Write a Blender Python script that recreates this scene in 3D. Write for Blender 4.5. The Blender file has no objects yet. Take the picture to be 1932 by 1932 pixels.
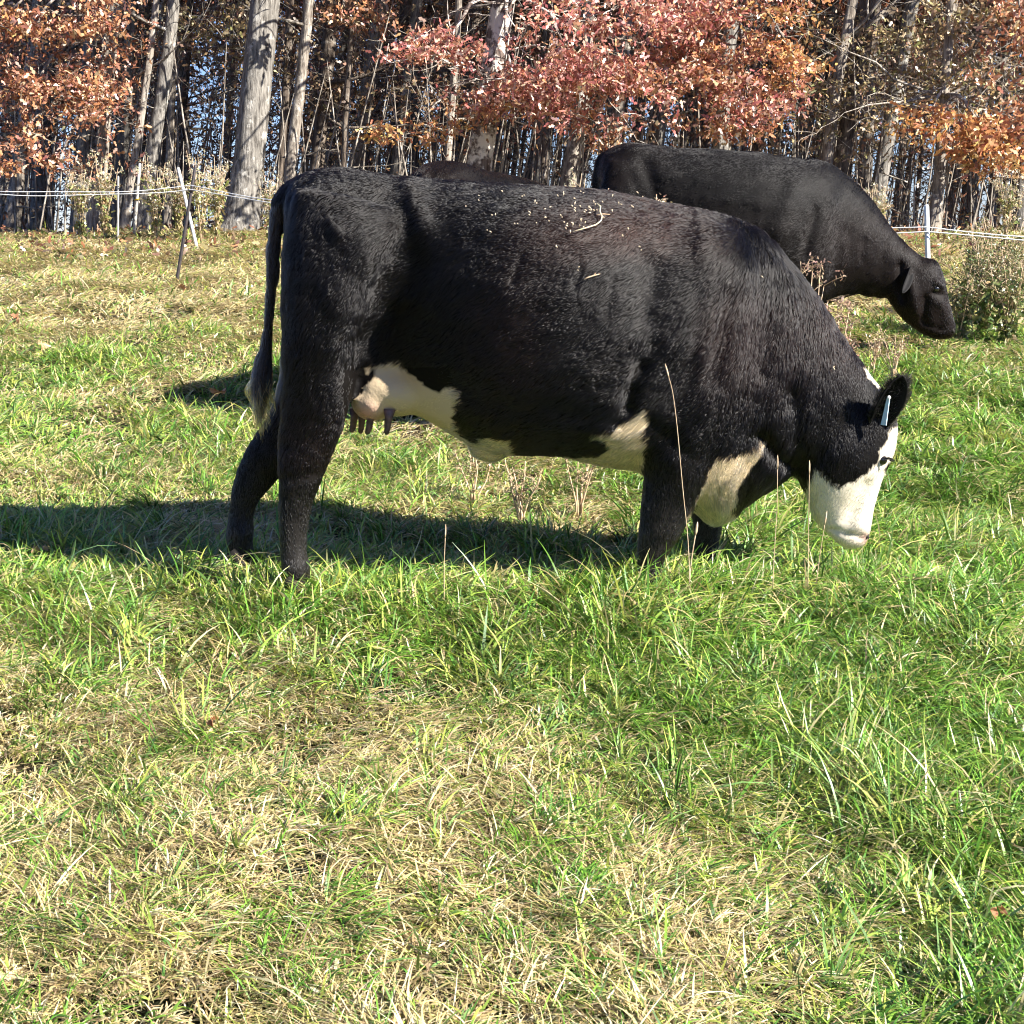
import bpy, math, random
import numpy as np
from mathutils import Vector
from mathutils.bvhtree import BVHTree

R = math.radians
rng = np.random.default_rng(7)
random.seed(7)
SC = bpy.context.scene
COL = SC.collection

# ------------------------------------------------------------------ camera, sky, sun, exposure
PITCH = R(9.9)
CAMZ = 1.608
F = 2900.0                      # focal length for a picture 1932 wide
cd = bpy.data.cameras.new('camera')
cam = bpy.data.objects.new('camera', cd)
COL.objects.link(cam)
cam.location = (0, 0, CAMZ)
cam.rotation_euler = (R(90) - PITCH, 0, 0)
cd.sensor_width = 36
cd.lens = 36 * F / 1932
cd.clip_start = 0.05
cd.clip_end = 2000
SC.camera = cam

SUNV = Vector((1.55, -0.90, 1.24)).normalized()     # towards the sun
SUN_EL = math.asin(SUNV.z)
world = bpy.data.worlds.new('World')
SC.world = world
world.use_nodes = True
wt = world.node_tree
bgn = wt.nodes['Background']
sky = wt.nodes.new('ShaderNodeTexSky')
sky.sky_type = 'NISHITA'
sky.sun_disc = False
sky.sun_elevation = SUN_EL
sky.sun_rotation = math.atan2(SUNV.x, SUNV.y)
sky.air_density = 1.0
sky.dust_density = 0.15
sky.ozone_density = 3.5
skm = wt.nodes.new('ShaderNodeMix'); skm.data_type = 'RGBA'; skm.blend_type = 'MULTIPLY'
skm.inputs['Factor'].default_value = 1.0; skm.inputs['B'].default_value = (0.74, 0.80, 1.12, 1)
wt.links.new(sky.outputs[0], skm.inputs['A']); wt.links.new(skm.outputs['Result'], bgn.inputs[0])
bgn.inputs[1].default_value = 0.05
sd = bpy.data.lights.new('sun', 'SUN')
sun = bpy.data.objects.new('sun', sd)
COL.objects.link(sun)
sun.rotation_euler = SUNV.to_track_quat('Z', 'Y').to_euler()
sd.energy = 5.0
sd.angle = R(0.5)
sd.color = (1.0, 0.955, 0.88)
SC.view_settings.view_transform = 'Standard'
SC.view_settings.look = 'None'
SC.view_settings.exposure = 1.76
SC.view_settings.gamma = 1
SC.cycles.max_bounces = 6
SC.cycles.diffuse_bounces = 3
SC.cycles.transparent_max_bounces = 6
SC.cycles.transmission_bounces = 3
SC.cycles.use_denoising = True
SC.cycles.filter_width = 1.1
SC.render.filter_size = 1.1
SC.cycles_curves.shape = 'RIBBONS'

# ------------------------------------------------------------------ measuring helpers
CP, SP = math.cos(PITCH), math.sin(PITCH)
def at(px, py, Y):
    """point at depth Y for a position in a 1932 wide picture"""
    a = (px - 966) / F; b = (966 - py) / F
    dy = CP + b * SP; dz = -SP + b * CP
    t = Y / dy
    return Vector((a * t, Y, CAMZ + dz * t))

def project(P):
    x = P[:, 0]; y = P[:, 1]; z = P[:, 2] - CAMZ
    dep = y * CP - z * SP
    up = y * SP + z * CP
    return 966 + F * x / dep, 966 - F * up / dep

def hash01(ix, iy, iz, seed):
    h = (ix.astype(np.int64) * 374761393 + iy.astype(np.int64) * 668265263 + iz.astype(np.int64) * 2147483647 + seed * 974634777) & 0xFFFFFFFF
    h = ((h ^ (h >> 13)) * 1274126177) & 0xFFFFFFFF
    h = (h ^ (h >> 16)) & 0xFFFFFFFF
    return h / 4294967295.0

def vnoise(P, scale=1.0, seed=0):
    """smooth value noise in -1..1 for an (N,3) or (N,2) array"""
    P = np.asarray(P, float) * scale
    if P.shape[1] == 2: P = np.column_stack([P, np.zeros(len(P))])
    i = np.floor(P); f = P - i; f = f * f * (3 - 2 * f)
    out = 0
    for dx in (0, 1):
        for dy in (0, 1):
            for dz in (0, 1):
                w = (f[:, 0] if dx else 1 - f[:, 0]) * (f[:, 1] if dy else 1 - f[:, 1]) * (f[:, 2] if dz else 1 - f[:, 2])
                out = out + w * hash01(i[:, 0] + dx, i[:, 1] + dy, i[:, 2] + dz, seed)
    return out * 2 - 1

def ground(x, y):
    x = np.asarray(x, float); y = np.asarray(y, float)
    k = 0.1016
    base = np.where(y < 16.2, k * y, 0)
    t = y - 16.2
    past = k * 16.2 + k * t - 0.045 * t * t
    lim = 1.5
    past2 = k * 16.2 + k * lim - 0.045 * lim * lim + (k - 0.09 * lim) * (t - lim)
    z = np.where(t < 0, base, np.where(t < lim, past, past2))
    P = np.column_stack([np.broadcast_to(x, np.broadcast(x, y).shape).ravel(), np.broadcast_to(y, np.broadcast(x, y).shape).ravel()])
    n = (vnoise(P, 0.55, 3) * 0.03 + vnoise(P, 1.7, 4) * 0.030 + vnoise(P, 4.2, 6) * 0.016).reshape(np.broadcast(x, y).shape)
    return z + n
def gz(x, y): return float(ground(np.array([x]), np.array([y]))[0])

def ground_hit(px, py):
    """ground point under a picture position"""
    lo, hi = 1.0, 16.2
    for _ in range(40):
        m = (lo + hi) / 2
        p = at(px, py, m)
        if p.z > 0.1016 * m: lo = m
        else: hi = m
    p = at(px, py, lo)
    return Vector((p.x, lo, gz(p.x, lo)))

# ------------------------------------------------------------------ object helpers
def tag(o, label=None, cat=None, group=None, kind=None):
    if label: o['label'] = label
    if cat: o['category'] = cat
    if group: o['group'] = group
    if kind: o['kind'] = kind
    return o
def empty(name, loc, label=None, cat=None, group=None):
    o = bpy.data.objects.new(name, None)
    COL.objects.link(o); o.location = loc
    o.empty_display_size = 0.1
    return tag(o, label, cat, group)
def link_mesh(name, me, mat, parent=None):
    o = bpy.data.objects.new(name, me)
    COL.objects.link(o)
    if mat: me.materials.append(mat)
    if parent: o.parent = parent
    return o
def np_mesh(name, V, Q, colors=None, smooth=False, k=4):
    """mesh from numpy arrays, every face with k corners"""
    me = bpy.data.meshes.new(name)
    V = np.ascontiguousarray(V, np.float32); Q = np.ascontiguousarray(Q, np.int32)
    me.vertices.add(len(V)); me.vertices.foreach_set('co', V.ravel())
    me.loops.add(Q.size); me.loops.foreach_set('vertex_index', Q.ravel())
    me.polygons.add(len(Q))
    me.polygons.foreach_set('loop_start', np.arange(0, Q.size, k, dtype=np.int32))
    if smooth: me.polygons.foreach_set('use_smooth', np.ones(len(Q), bool))
    if colors is not None:
        a = me.attributes.new('tint', 'FLOAT_COLOR', 'POINT')
        c = np.ones((len(V), 4), np.float32); c[:, :3] = colors
        a.data.foreach_set('color', c.ravel())
    me.update(calc_edges=True)
    return me
def copy_tree(o, parent=None):
    c = o.copy(); COL.objects.link(c)
    if parent: c.parent = parent
    for ch in list(o.children): copy_tree(ch, c)
    return c

# ------------------------------------------------------------------ materials
def new_mat(name):
    m = bpy.data.materials.new(name); m.use_nodes = True
    nt = m.node_tree
    return m, nt, nt.nodes['Principled BSDF'], nt.nodes['Material Output']
def N(nt, t, **kw):
    n = nt.nodes.new(t)
    for k, v in kw.items(): setattr(n, k, v)
    return n
def tint_leafy(name, rough=0.5, spec=0.4, trans=0.35, noise=0):
    m, nt, b, out = new_mat(name)
    a = N(nt, 'ShaderNodeAttribute', attribute_name='tint')
    nt.links.new(a.outputs['Color'], b.inputs['Base Color'])
    b.inputs['Roughness'].default_value = rough
    b.inputs['Specular IOR Level'].default_value = spec
    tr = N(nt, 'ShaderNodeBsdfTranslucent')
    nt.links.new(a.outputs['Color'], tr.inputs['Color'])
    mx = N(nt, 'ShaderNodeMixShader'); mx.inputs[0].default_value = trans
    nt.links.new(b.outputs[0], mx.inputs[1]); nt.links.new(tr.outputs[0], mx.inputs[2])
    nt.links.new(mx.outputs[0], out.inputs['Surface'])
    return m
M_GRASS = tint_leafy('grass_blades', 0.40, 0.55, 0.25)
M_LEAF = tint_leafy('dry_leaves', 0.38, 0.6, 0.28)

def bark(name, c1, c2, c3, scale=9.0, lich=0.5):
    m, nt, b, out = new_mat(name)
    tc = N(nt, 'ShaderNodeTexCoord'); mp = N(nt, 'ShaderNodeMapping')
    mp.inputs['Scale'].default_value = (1, 1, 0.16)
    nt.links.new(tc.outputs['Object'], mp.inputs['Vector'])
    n1 = N(nt, 'ShaderNodeTexNoise'); n1.inputs['Scale'].default_value = scale * 4; n1.inputs['Detail'].default_value = 6; n1.inputs['Roughness'].default_value = 0.65
    nt.links.new(mp.outputs[0], n1.inputs['Vector'])
    r1 = N(nt, 'ShaderNodeValToRGB')
    r1.color_ramp.elements[0].position = 0.36; r1.color_ramp.elements[0].color = (*c1, 1)
    r1.color_ramp.elements[1].position = 0.62; r1.color_ramp.elements[1].color = (*c2, 1)
    nt.links.new(n1.outputs[0], r1.inputs[0])
    n2 = N(nt, 'ShaderNodeTexNoise'); n2.inputs['Scale'].default_value = scale * 0.9; n2.inputs['Detail'].default_value = 8; n2.inputs['Roughness'].default_value = 0.7
    nt.links.new(tc.outputs['Object'], n2.inputs['Vector'])
    r2 = N(nt, 'ShaderNodeValToRGB')
    r2.color_ramp.elements[0].position = 0.62 - 0.16 * lich; r2.color_ramp.elements[0].color = (0, 0, 0, 1)
    r2.color_ramp.elements[1].position = 0.70 - 0.16 * lich; r2.color_ramp.elements[1].color = (1, 1, 1, 1)
    nt.links.new(n2.outputs[0], r2.inputs[0])
    mx = N(nt, 'ShaderNodeMix', data_type='RGBA')
    nt.links.new(r2.outputs[0], mx.inputs['Factor'])
    nt.links.new(r1.outputs[0], mx.inputs['A']); mx.inputs['B'].default_value = (*c3, 1)
    nt.links.new(mx.outputs['Result'], b.inputs['Base Color'])
    bp = N(nt, 'ShaderNodeBump'); bp.inputs['Strength'].default_value = 0.9; bp.inputs['Distance'].default_value = 0.03
    nt.links.new(n1.outputs[0], bp.inputs['Height']); nt.links.new(bp.outputs[0], b.inputs['Normal'])
    b.inputs['Roughness'].default_value = 0.9; b.inputs['Specular IOR Level'].default_value = 0.15
    return m
M_BARK = bark('grey_bark', (0.06, 0.053, 0.046), (0.26, 0.24, 0.21), (0.38, 0.36, 0.32), 9, 0.45)
M_BARK_PALE = bark('pale_bark', (0.10, 0.08, 0.065), (0.36, 0.315, 0.26), (0.50, 0.46, 0.40), 8, 0.5)
M_BARK_LICHEN = bark('lichen_bark', (0.05, 0.035, 0.03), (0.17, 0.13, 0.11), (0.62, 0.57, 0.50), 6, 0.95)
M_BARK_DARK = bark('dark_bark', (0.05, 0.038, 0.03), (0.20, 0.16, 0.125), (0.3, 0.27, 0.23), 7, 0.25)

def plain(name, col, rough=0.6, spec=0.4, noise=None):
    m, nt, b, out = new_mat(name)
    b.inputs['Base Color'].default_value = (*col, 1)
    b.inputs['Roughness'].default_value = rough
    b.inputs['Specular IOR Level'].default_value = spec
    if noise:
        n = N(nt, 'ShaderNodeTexNoise'); n.inputs['Scale'].default_value = noise[0]; n.inputs['Detail'].default_value = 5
        r = N(nt, 'ShaderNodeValToRGB')
        r.color_ramp.elements[0].position = 0.35; r.color_ramp.elements[0].color = (*noise[1], 1)
        r.color_ramp.elements[1].position = 0.65; r.color_ramp.elements[1].color = (*col, 1)
        tc = N(nt, 'ShaderNodeTexCoord')
        nt.links.new(tc.outputs['Object'], n.inputs['Vector']); nt.links.new(n.outputs[0], r.inputs[0])
        nt.links.new(r.outputs[0], b.inputs['Base Color'])
    return m
M_WHITE = plain('white_plastic', (0.78, 0.78, 0.76), 0.4, 0.4, (30, (0.6, 0.59, 0.55)))
M_ROPE = plain('white_rope', (0.80, 0.80, 0.78), 0.7, 0.2, (160, (0.5, 0.5, 0.5)))
M_DULL = plain('grey_plastic', (0.42, 0.40, 0.36), 0.6, 0.3, (30, (0.3, 0.28, 0.24)))  # duller grey plastic for the two fainter posts
M_POST = plain('dark_steel', (0.05, 0.038, 0.036), 0.5, 0.5, (40, (0.025, 0.02, 0.02)))
M_HOOF = plain('hoof', (0.018, 0.016, 0.014), 0.75, 0.15, (50, (0.035, 0.03, 0.025)))
M_EYE = plain('eye', (0.01, 0.008, 0.006), 0.06, 0.8)
M_TAG = plain('tag_plastic', (0.55, 0.74, 0.80), 0.35, 0.5)
M_TEAT = plain('teat_skin', (0.17, 0.095, 0.075), 0.5, 0.4, (40, (0.05, 0.032, 0.026)))
M_YELLOW = plain('yellow_clip', (0.75, 0.5, 0.03), 0.4, 0.4)

# soil
def soil():
    m, nt, b, out = new_mat('field_soil')
    tc = N(nt, 'ShaderNodeTexCoord')
    n1 = N(nt, 'ShaderNodeTexNoise'); n1.inputs['Scale'].default_value = 0.9; n1.inputs['Detail'].default_value = 4
    n2 = N(nt, 'ShaderNodeTexNoise'); n2.inputs['Scale'].default_value = 60; n2.inputs['Detail'].default_value = 8
    for n in (n1, n2): nt.links.new(tc.outputs['Object'], n.inputs['Vector'])
    r1 = N(nt, 'ShaderNodeValToRGB')
    r1.color_ramp.elements[0].position = 0.4; r1.color_ramp.elements[0].color = (0.03, 0.035, 0.014, 1)
    r1.color_ramp.elements[1].position = 0.62; r1.color_ramp.elements[1].color = (0.08, 0.06, 0.032, 1)
    nt.links.new(n1.outputs[0], r1.inputs[0])
    mx = N(nt, 'ShaderNodeMix', data_type='RGBA', blend_type='MULTIPLY'); mx.inputs['Factor'].default_value = 0.8
    nt.links.new(r1.outputs[0], mx.inputs['A']); nt.links.new(n2.outputs[0], mx.inputs['B'])
    nt.links.new(mx.outputs['Result'], b.inputs['Base Color'])
    bp = N(nt, 'ShaderNodeBump'); bp.inputs['Strength'].default_value = 1; bp.inputs['Distance'].default_value = 0.03
    nt.links.new(n2.outputs[0], bp.inputs['Height']); nt.links.new(bp.outputs[0], b.inputs['Normal'])
    b.inputs['Roughness'].default_value = 0.95; b.inputs['Specular IOR Level'].default_value = 0.1
    return m
M_SOIL = soil()

# ------------------------------------------------------------------ ground sheet
xs = np.concatenate([np.linspace(-400, -14, 20), np.linspace(-13, 13, 300), np.linspace(14, 400, 20)])
ys = np.concatenate([np.linspace(-300, -2, 16), np.linspace(-1.5, 22, 280), np.linspace(23, 90, 30), np.linspace(100, 700, 14)])
X, Y = np.meshgrid(xs, ys)
Z = ground(X, Y)
Z = np.where(Y > 60, np.minimum(Z, float(ground(np.array([0.]), np.array([60.]))[0]) - 0.02 * (Y - 60)), Z)
nx, ny = len(xs), len(ys)
idx = np.arange(nx * ny).reshape(ny, nx)
Q = np.stack([idx[:-1, :-1], idx[:-1, 1:], idx[1:, 1:], idx[1:, :-1]], -1).reshape(-1, 4)
g = link_mesh('ground', np_mesh('ground', np.column_stack([X.ravel(), Y.ravel(), Z.ravel()]), Q, smooth=True), M_SOIL)
tag(g, kind='structure')

# ------------------------------------------------------------------ tubes
def tube(path, radii, sides=8, cap=True):
    """V, Q (quads) for a tube along a list of points"""
    path = [Vector(p) for p in path]; n = len(path)
    V = []; Q = []
    prev = None
    for i, p in enumerate(path):
        d = (path[min(i + 1, n - 1)] - path[max(i - 1, 0)]).normalized()
        if prev is None:
            u = d.cross(Vector((0.13, 0.31, 0.94)) if abs(d.z) < 0.85 else Vector((1, 0.1, 0))).normalized()
        else:
            u = (prev - d * prev.dot(d)).normalized()
        prev = u; v = d.cross(u)
        for k in range(sides):
            a = 2 * math.pi * k / sides
            V.append(p + (u * math.cos(a) + v * math.sin(a)) * radii[i])
    for i in range(n - 1):
        for k in range(sides):
            a = i * sides + k; b_ = i * sides + (k + 1) % sides
            Q.append((a, b_, b_ + sides, a + sides))
    if cap:
        for i, s in ((0, -1), (n - 1, 1)):
            c = len(V); V.append(path[i])
            for k in range(sides):
                a = i * sides + k; b_ = i * sides + (k + 1) % sides
                Q.append((a, a, b_, c) if False else (a, c, c, b_))
    return V, Q
class MB:
    def __init__(s): s.V = []; s.F = []
    def tube(s, path, radii, sides=8, cap=True):
        V, Q = tube(path, radii, sides, False)
        o = len(s.V); s.V += [tuple(v) for v in V]; s.F += [tuple(o + i for i in q) for q in Q]
        if cap:
            s.F.append(tuple(o + i for i in reversed(range(sides))))
            s.F.append(tuple(o + len(V) - sides + i for i in range(sides)))
    def add(s, V, Fc):
        o = len(s.V); s.V += [tuple(v) for v in V]; s.F += [tuple(o + i for i in f) for f in Fc]
    def build(s, name, mat, parent=None, smooth=True, off=None, tint=None):
        me = bpy.data.meshes.new(name)
        V = s.V if off is None else [tuple(Vector(v) - off) for v in s.V]
        me.from_pydata(V, [], s.F)
        if smooth: me.polygons.foreach_set('use_smooth', np.ones(len(me.polygons), bool))
        if tint is not None:
            a = me.attributes.new('tint', 'FLOAT_COLOR', 'POINT')
            c = np.ones((len(V), 4), np.float32); c[:, :3] = tint; a.data.foreach_set('color', c.ravel())
        me.update()
        return link_mesh(name, me, mat, parent)

# ------------------------------------------------------------------ leaves
def leaf_mesh_arrays(P, size, cols, droop=0.3, seed=1):
    """lobed, curled leaves: 8 points, 3 quads each"""
    r = np.random.default_rng(seed); n = len(P)
    d = r.normal(size=(n, 3)); d[:, 2] -= droop; d /= np.linalg.norm(d, axis=1)[:, None]
    u = r.normal(size=(n, 3)); u -= (u * d).sum(1)[:, None] * d; u /= np.linalg.norm(u, axis=1)[:, None]
    w = np.cross(d, u)
    s = (size * r.uniform(0.6, 1.35, n))[:, None]
    curl = r.uniform(-0.25, 0.35, n)[:, None]
    def pt(a, b, c): return P + s * (d * a + u * b + w * c * 1.0)
    prof = [(0.0, 0.06), (0.34, 0.33), (0.60, 0.13), (0.80, 0.27), (1.12, 0.03)]
    V = []
    for a, h in prof:
        V.append(pt(a, h * 0.8, curl * a * a + 0.08)); V.append(pt(a, -h * 0.8, curl * a * a + 0.08))
    V = np.stack(V, 1)           # n,10,3
    base = (np.arange(n) * 10)[:, None]
    Q = np.concatenate([base + np.array([2 * k, 2 * k + 1, 2 * k + 3, 2 * k + 2]) for k in range(4)], 0)
    C = np.repeat(cols, 10, 0)
    return V.reshape(-1, 3), Q, C
def pal(cols, n, r, jit=0.2):
    cols = np.array(cols, float)
    c = cols[r.integers(0, len(cols), n)]
    lum = c.mean(1, keepdims=True); c = c * 0.94 + lum * 0.06
    return np.clip(c * (1 + r.normal(0, jit, (n, 1))) * (1 + r.normal(0, 0.08, (n, 3))), 0.005, 0.95)
RUST = [(0.50, 0.22, 0.095), (0.60, 0.31, 0.15), (0.28, 0.11, 0.06), (0.64, 0.42, 0.27), (0.24, 0.10, 0.055)]
PINK = [(0.50, 0.19, 0.145), (0.38, 0.115, 0.09), (0.58, 0.31, 0.23), (0.25, 0.085, 0.065), (0.54, 0.26, 0.13), (0.64, 0.43, 0.32)]
ORANGE = [(0.58, 0.29, 0.09), (0.46, 0.19, 0.08), (0.62, 0.40, 0.17), (0.34, 0.13, 0.06)]
TAN = [(0.42, 0.30, 0.16), (0.30, 0.22, 0.12), (0.52, 0.40, 0.24), (0.24, 0.17, 0.09), (0.36, 0.30, 0.12)]
BROWN = [(0.13, 0.075, 0.045), (0.18, 0.11, 0.065), (0.09, 0.055, 0.035), (0.22, 0.15, 0.085), (0.28, 0.19, 0.11)]

def spray(center, rad, n, r):
    """leaf positions gathered in sprays along little twigs in an ellipsoid"""
    out = []
    k = max(1, n // 22)
    c = r.normal(size=(k, 3)); c /= np.linalg.norm(c, axis=1)[:, None]
    c *= r.uniform(0, 1.12, (k, 1)) ** 0.5
    c = c * np.array(rad) + np.array(center)
    for i in range(k):
        d = r.normal(size=3); d[2] *= 0.35; d /= np.linalg.norm(d)
        m = 22
        t = r.uniform(-0.5, 0.5, m)[:, None] * 0.42
        out.append(c[i] + d * t + r.normal(0, 0.045, (m, 3)))
    return np.concatenate(out)

# ------------------------------------------------------------------ trees
def wiggle_path(p0, p1, n, amp, r):
    p0 = np.array(p0); p1 = np.array(p1)
    ph = r.uniform(0, 6.28, 4)
    pts = []
    for i in range(n):
        t = i / (n - 1)
        o = np.array([math.sin(t * 5 + ph[0]) + 0.5 * math.sin(t * 12 + ph[1]), math.sin(t * 4 + ph[2]) + 0.5 * math.sin(t * 11 + ph[3]), 0]) * amp * (0.1 + t)
        pts.append(p0 + (p1 - p0) * t + o)
    return pts
def limb(mb, p0, d, L, r0, r, depth=2, tips=None, droop=0.0):
    """a crooked tapering limb with smaller ones off it"""
    n = 6; pts = [np.array(p0)]; d = np.array(d, float); d /= np.linalg.norm(d)
    for i in range(n - 1):
        d = d + r.normal(0, 0.16, 3); d[2] -= droop * 0.1; d /= np.linalg.norm(d)
        pts.append(pts[-1] + d * L / (n - 1))
    rad = [max(0.0035, r0 * (1 - 0.8 * i / (n - 1))) for i in range(n)]
    mb.tube(pts, rad, 5 if r0 > 0.02 else 4, False)
    if tips is not None: tips.extend(pts[2:])
    if depth > 0:
        for k in range(3 if depth > 1 else 2):
            i = r.integers(1, n)
            dd = d + r.normal(0, 0.75, 3); dd[2] *= 0.7
            limb(mb, pts[i], dd, L * r.uniform(0.35, 0.6), rad[i] * 0.6, r, depth - 1, tips, droop)

def trunk_tube(mb, pts, r0, r1, sides, flare=0.35, seed=0):
    n = len(pts); r = np.random.default_rng(seed)
    V, Q = tube(pts, [1] * n, sides, False)
    out = []
    for i in range(n):
        t = i / (n - 1)
        h = (Vector(pts[i]) - Vector(pts[0])).length
        rad = (r0 + (r1 - r0) * t) * (1 + flare * math.exp(-h / 0.35))
        c = Vector(pts[i])
        for k in range(sides):
            a = 2 * math.pi * k / sides
            lump = 1 + 0.06 * math.sin(3 * a + seed + h * 0.4) + 0.04 * math.sin(5 * a + h * 1.3 + seed) + flare * 0.5 * math.exp(-h / 0.3) * math.sin(4 * a + seed)
            out.append(c + (Vector(V[i * sides + k]) - c) * rad * lump)
    mb.add(out, Q)

def upper_crown(center, rad, n, seed, palette, size=0.17, limbs=None):
    r = np.random.default_rng(seed)
    P = []
    k = 26
    c = r.normal(size=(k, 3)); c /= np.linalg.norm(c, axis=1)[:, None]; c *= r.uniform(0.3, 1, (k, 1))
    c = c * np.array(rad) + np.array(center)
    for i in range(k):
        P.append(c[i] + r.normal(0, 1, (n // k, 3)) * np.array(rad) * 0.16)
    P = np.concatenate(P)
    return leaf_mesh_arrays(P, size, pal(palette, len(P), r), seed=seed)

def tree_visible(name, base, top_px, D, w, label, cat, mat, leafsets, seed, crown=True, height=11.0, sides=14, twigs=3, flare=0.3, group=None, upalette=RUST, up_n=3600):
    """a tree at the wood edge. base=(px,) centre of its foot; top_px = where the trunk crosses the picture's top (px at py=0)"""
    bx, D = base, D
    p = at(bx, 430, D); p.z = gz(p.x, D) - 0.05
    q = at(top_px, 0, D + 0.15)
    d = (q - p); d /= d.z
    root = empty(name, p, label, cat, group)
    r = np.random.default_rng(seed)
    P0 = np.zeros(3); P1 = np.array(d) * height
    P1[0] = d.x * min(height, 3.2) + (height - min(height, 3.2)) * 0.03
    hs = np.concatenate([np.linspace(0, 0.5, 5), np.linspace(0.8, height, 14)])
    ph = r.uniform(0, 6, 2)
    pts = []
    amp = w * (0.22 if w < 0.3 else 0.06)
    for h in hs:
        if h < 3.2: x = d.x * h; y = d.y * h
        else: x = d.x * 3.2 + (h - 3.2) * (0.03 + d.x * 0.4); y = d.y * 3.2
        pts.append((x + amp * math.sin(h * 1.5 + ph[0]) * min(1, h), y + amp * math.sin(h * 1.2 + ph[1]) * min(1, h), h))
    mb = MB(); trunk_tube(mb, pts, w / 2, w / 2 * 0.35, sides, flare, seed)
    mb.build('trunk', mat, root)
    # limbs
    lb = MB(); tips = []
    lb.tube(pts, [0.012] * len(pts), 4, False)
    for k in range(twigs):
        h = r.uniform(1.0, 2.9); i = int(np.searchsorted(hs, h))
        dd = np.array([r.choice([-1, 1]) * r.uniform(0.6, 1), r.uniform(-0.9, 0.3), r.uniform(-0.1, 0.5)])
        limb(lb, pts[min(i, len(pts) - 1)], dd, r.uniform(0.8, 1.7), 0.022, r, 2)
    for k in range(7):
        h = r.uniform(3.4, height * 0.95); i = int(np.searchsorted(hs, h))
        dd = np.array([r.uniform(-1, 1), r.uniform(-1, 1), r.uniform(0.1, 0.8)])
        limb(lb, pts[min(i, len(pts) - 1)], dd, height * 0.27, w * 0.16, r, 1)
    V, Qs, Cs = [], [], []; nv = 0
    for (cx, cy, dD, rx, ry, n, palette, size) in leafsets:
        c = at(cx, cy, D + dD)
        k = F / (D * 1.0)
        P = spray(tuple(c - p), (rx / k * 1.22, 0.6, ry / k * 1.2), int(n * 1.55), r)
        nz_ = vnoise((P + np.array(p)) * np.array([0.6, 1, 1.9]), 1.9, 17) + 0.6 * vnoise(P + np.array(p), 5.5, 18)
        P = P[nz_ > -0.02]
        v, q_, c_ = leaf_mesh_arrays(P, size, pal(palette, len(P), r), seed=seed + nv % 97)
        V.append(v); Qs.append(q_ + nv); Cs.append(c_); nv += len(v)
        # a branch reaching from the trunk into the leaf mass
        tgt = np.array(c - p)
        hh = min(max(tgt[2] + 0.25, 0.6), height); i = int(np.searchsorted(hs, hh)); i = min(i, len(pts) - 1)
        s0 = np.array(pts[i]); bp = []
        for j in range(7):
            t = j / 6
            bp.append(s0 + (tgt - s0) * t + np.array([0, 0, 0.18 * math.sin(t * 3.1)]) + r.normal(0, 0.02, 3) * (0 < j))
        lb.tube(bp, [0.028 * (1 - 0.75 * j / 6) + 0.004 for j in range(7)], 5, False)
        for j in range(6):
            limb(lb, bp[2 + j % 5], r.normal(size=3) * np.array([1, 0.6, 0.5]), min(0.8, rx / k), 0.010, r, 1)
    if crown:
        v, q_, c_ = upper_crown((d.x * 3 + 0.2, 0, height * 0.68), (2.6, 2.4, height * 0.33), up_n, seed + 5, upalette, 0.15)
        V.append(v); Qs.append(q_ + nv); Cs.append(c_); nv += len(v)
    lb.build('branches', mat, root)
    if V:
        link_mesh('crown', np_mesh('crown', np.concatenate(V), np.concatenate(Qs), np.concatenate(Cs)), M_LEAF, root)
    return root

LS = 0.060
# the edge of the wood, named trees
tree_visible('oak_tree', 449, 503, 16.9, 0.40, 'stout grey-barked oak trunk left of the cows, the thickest trunk in the wood edge', 'tree', M_BARK,
             [(430, 60, 1.4, 110, 50, 570, TAN, LS), (600, 40, 1.6, 90, 60, 495, BROWN, LS)], 11, height=13, flare=0.30, twigs=2)
tree_visible('oak_tree', 172, 222, 17.6, 0.19, 'slim pale trunk at the far left rising through rust-coloured oak leaves', 'tree', M_BARK_PALE,
             [(60, 60, -0.8, 130, 70, 2250, RUST, LS), (190, 55, -0.6, 70, 70, 975, RUST, LS), (60, 170, -0.7, 130, 50, 1650, RUST, LS), (190, 190, -0.5, 60, 35, 720, RUST, LS),
              (40, 255, -0.9, 90, 22, 630, RUST, LS), (110, 305, -0.8, 120, 20, 645, RUST, LS), (200, 245, -0.6, 60, 18, 300, RUST, LS), (20, 20, -0.6, 90, 40, 750, ORANGE, LS)], 12)
tree_visible('slender_tree', 232, 293, 17.2, 0.095, 'thinnest pole-like leaning tree just left of the leaning pair near the white posts', 'tree', M_BARK_PALE, [], 13, height=8, twigs=1, up_n=900)
tree_visible('leaning_tree', 264, 327, 17.3, 0.175, 'medium grey trunk leaning right behind the slanted white fence post', 'tree', M_BARK,
             [(300, 70, 1.0, 60, 40, 195, BROWN, LS)], 14, height=10, twigs=5)
tree_visible('hickory_tree', 541, 577, 17.8, 0.155, 'straight pale trunk rising just behind the near cow\'s rump', 'tree', M_BARK_PALE,
             [(560, 120, 0.6, 50, 50, 180, BROWN, LS), (660, 30, 0.9, 90, 40, 495, RUST, LS)], 15, height=11, twigs=4)
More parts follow.
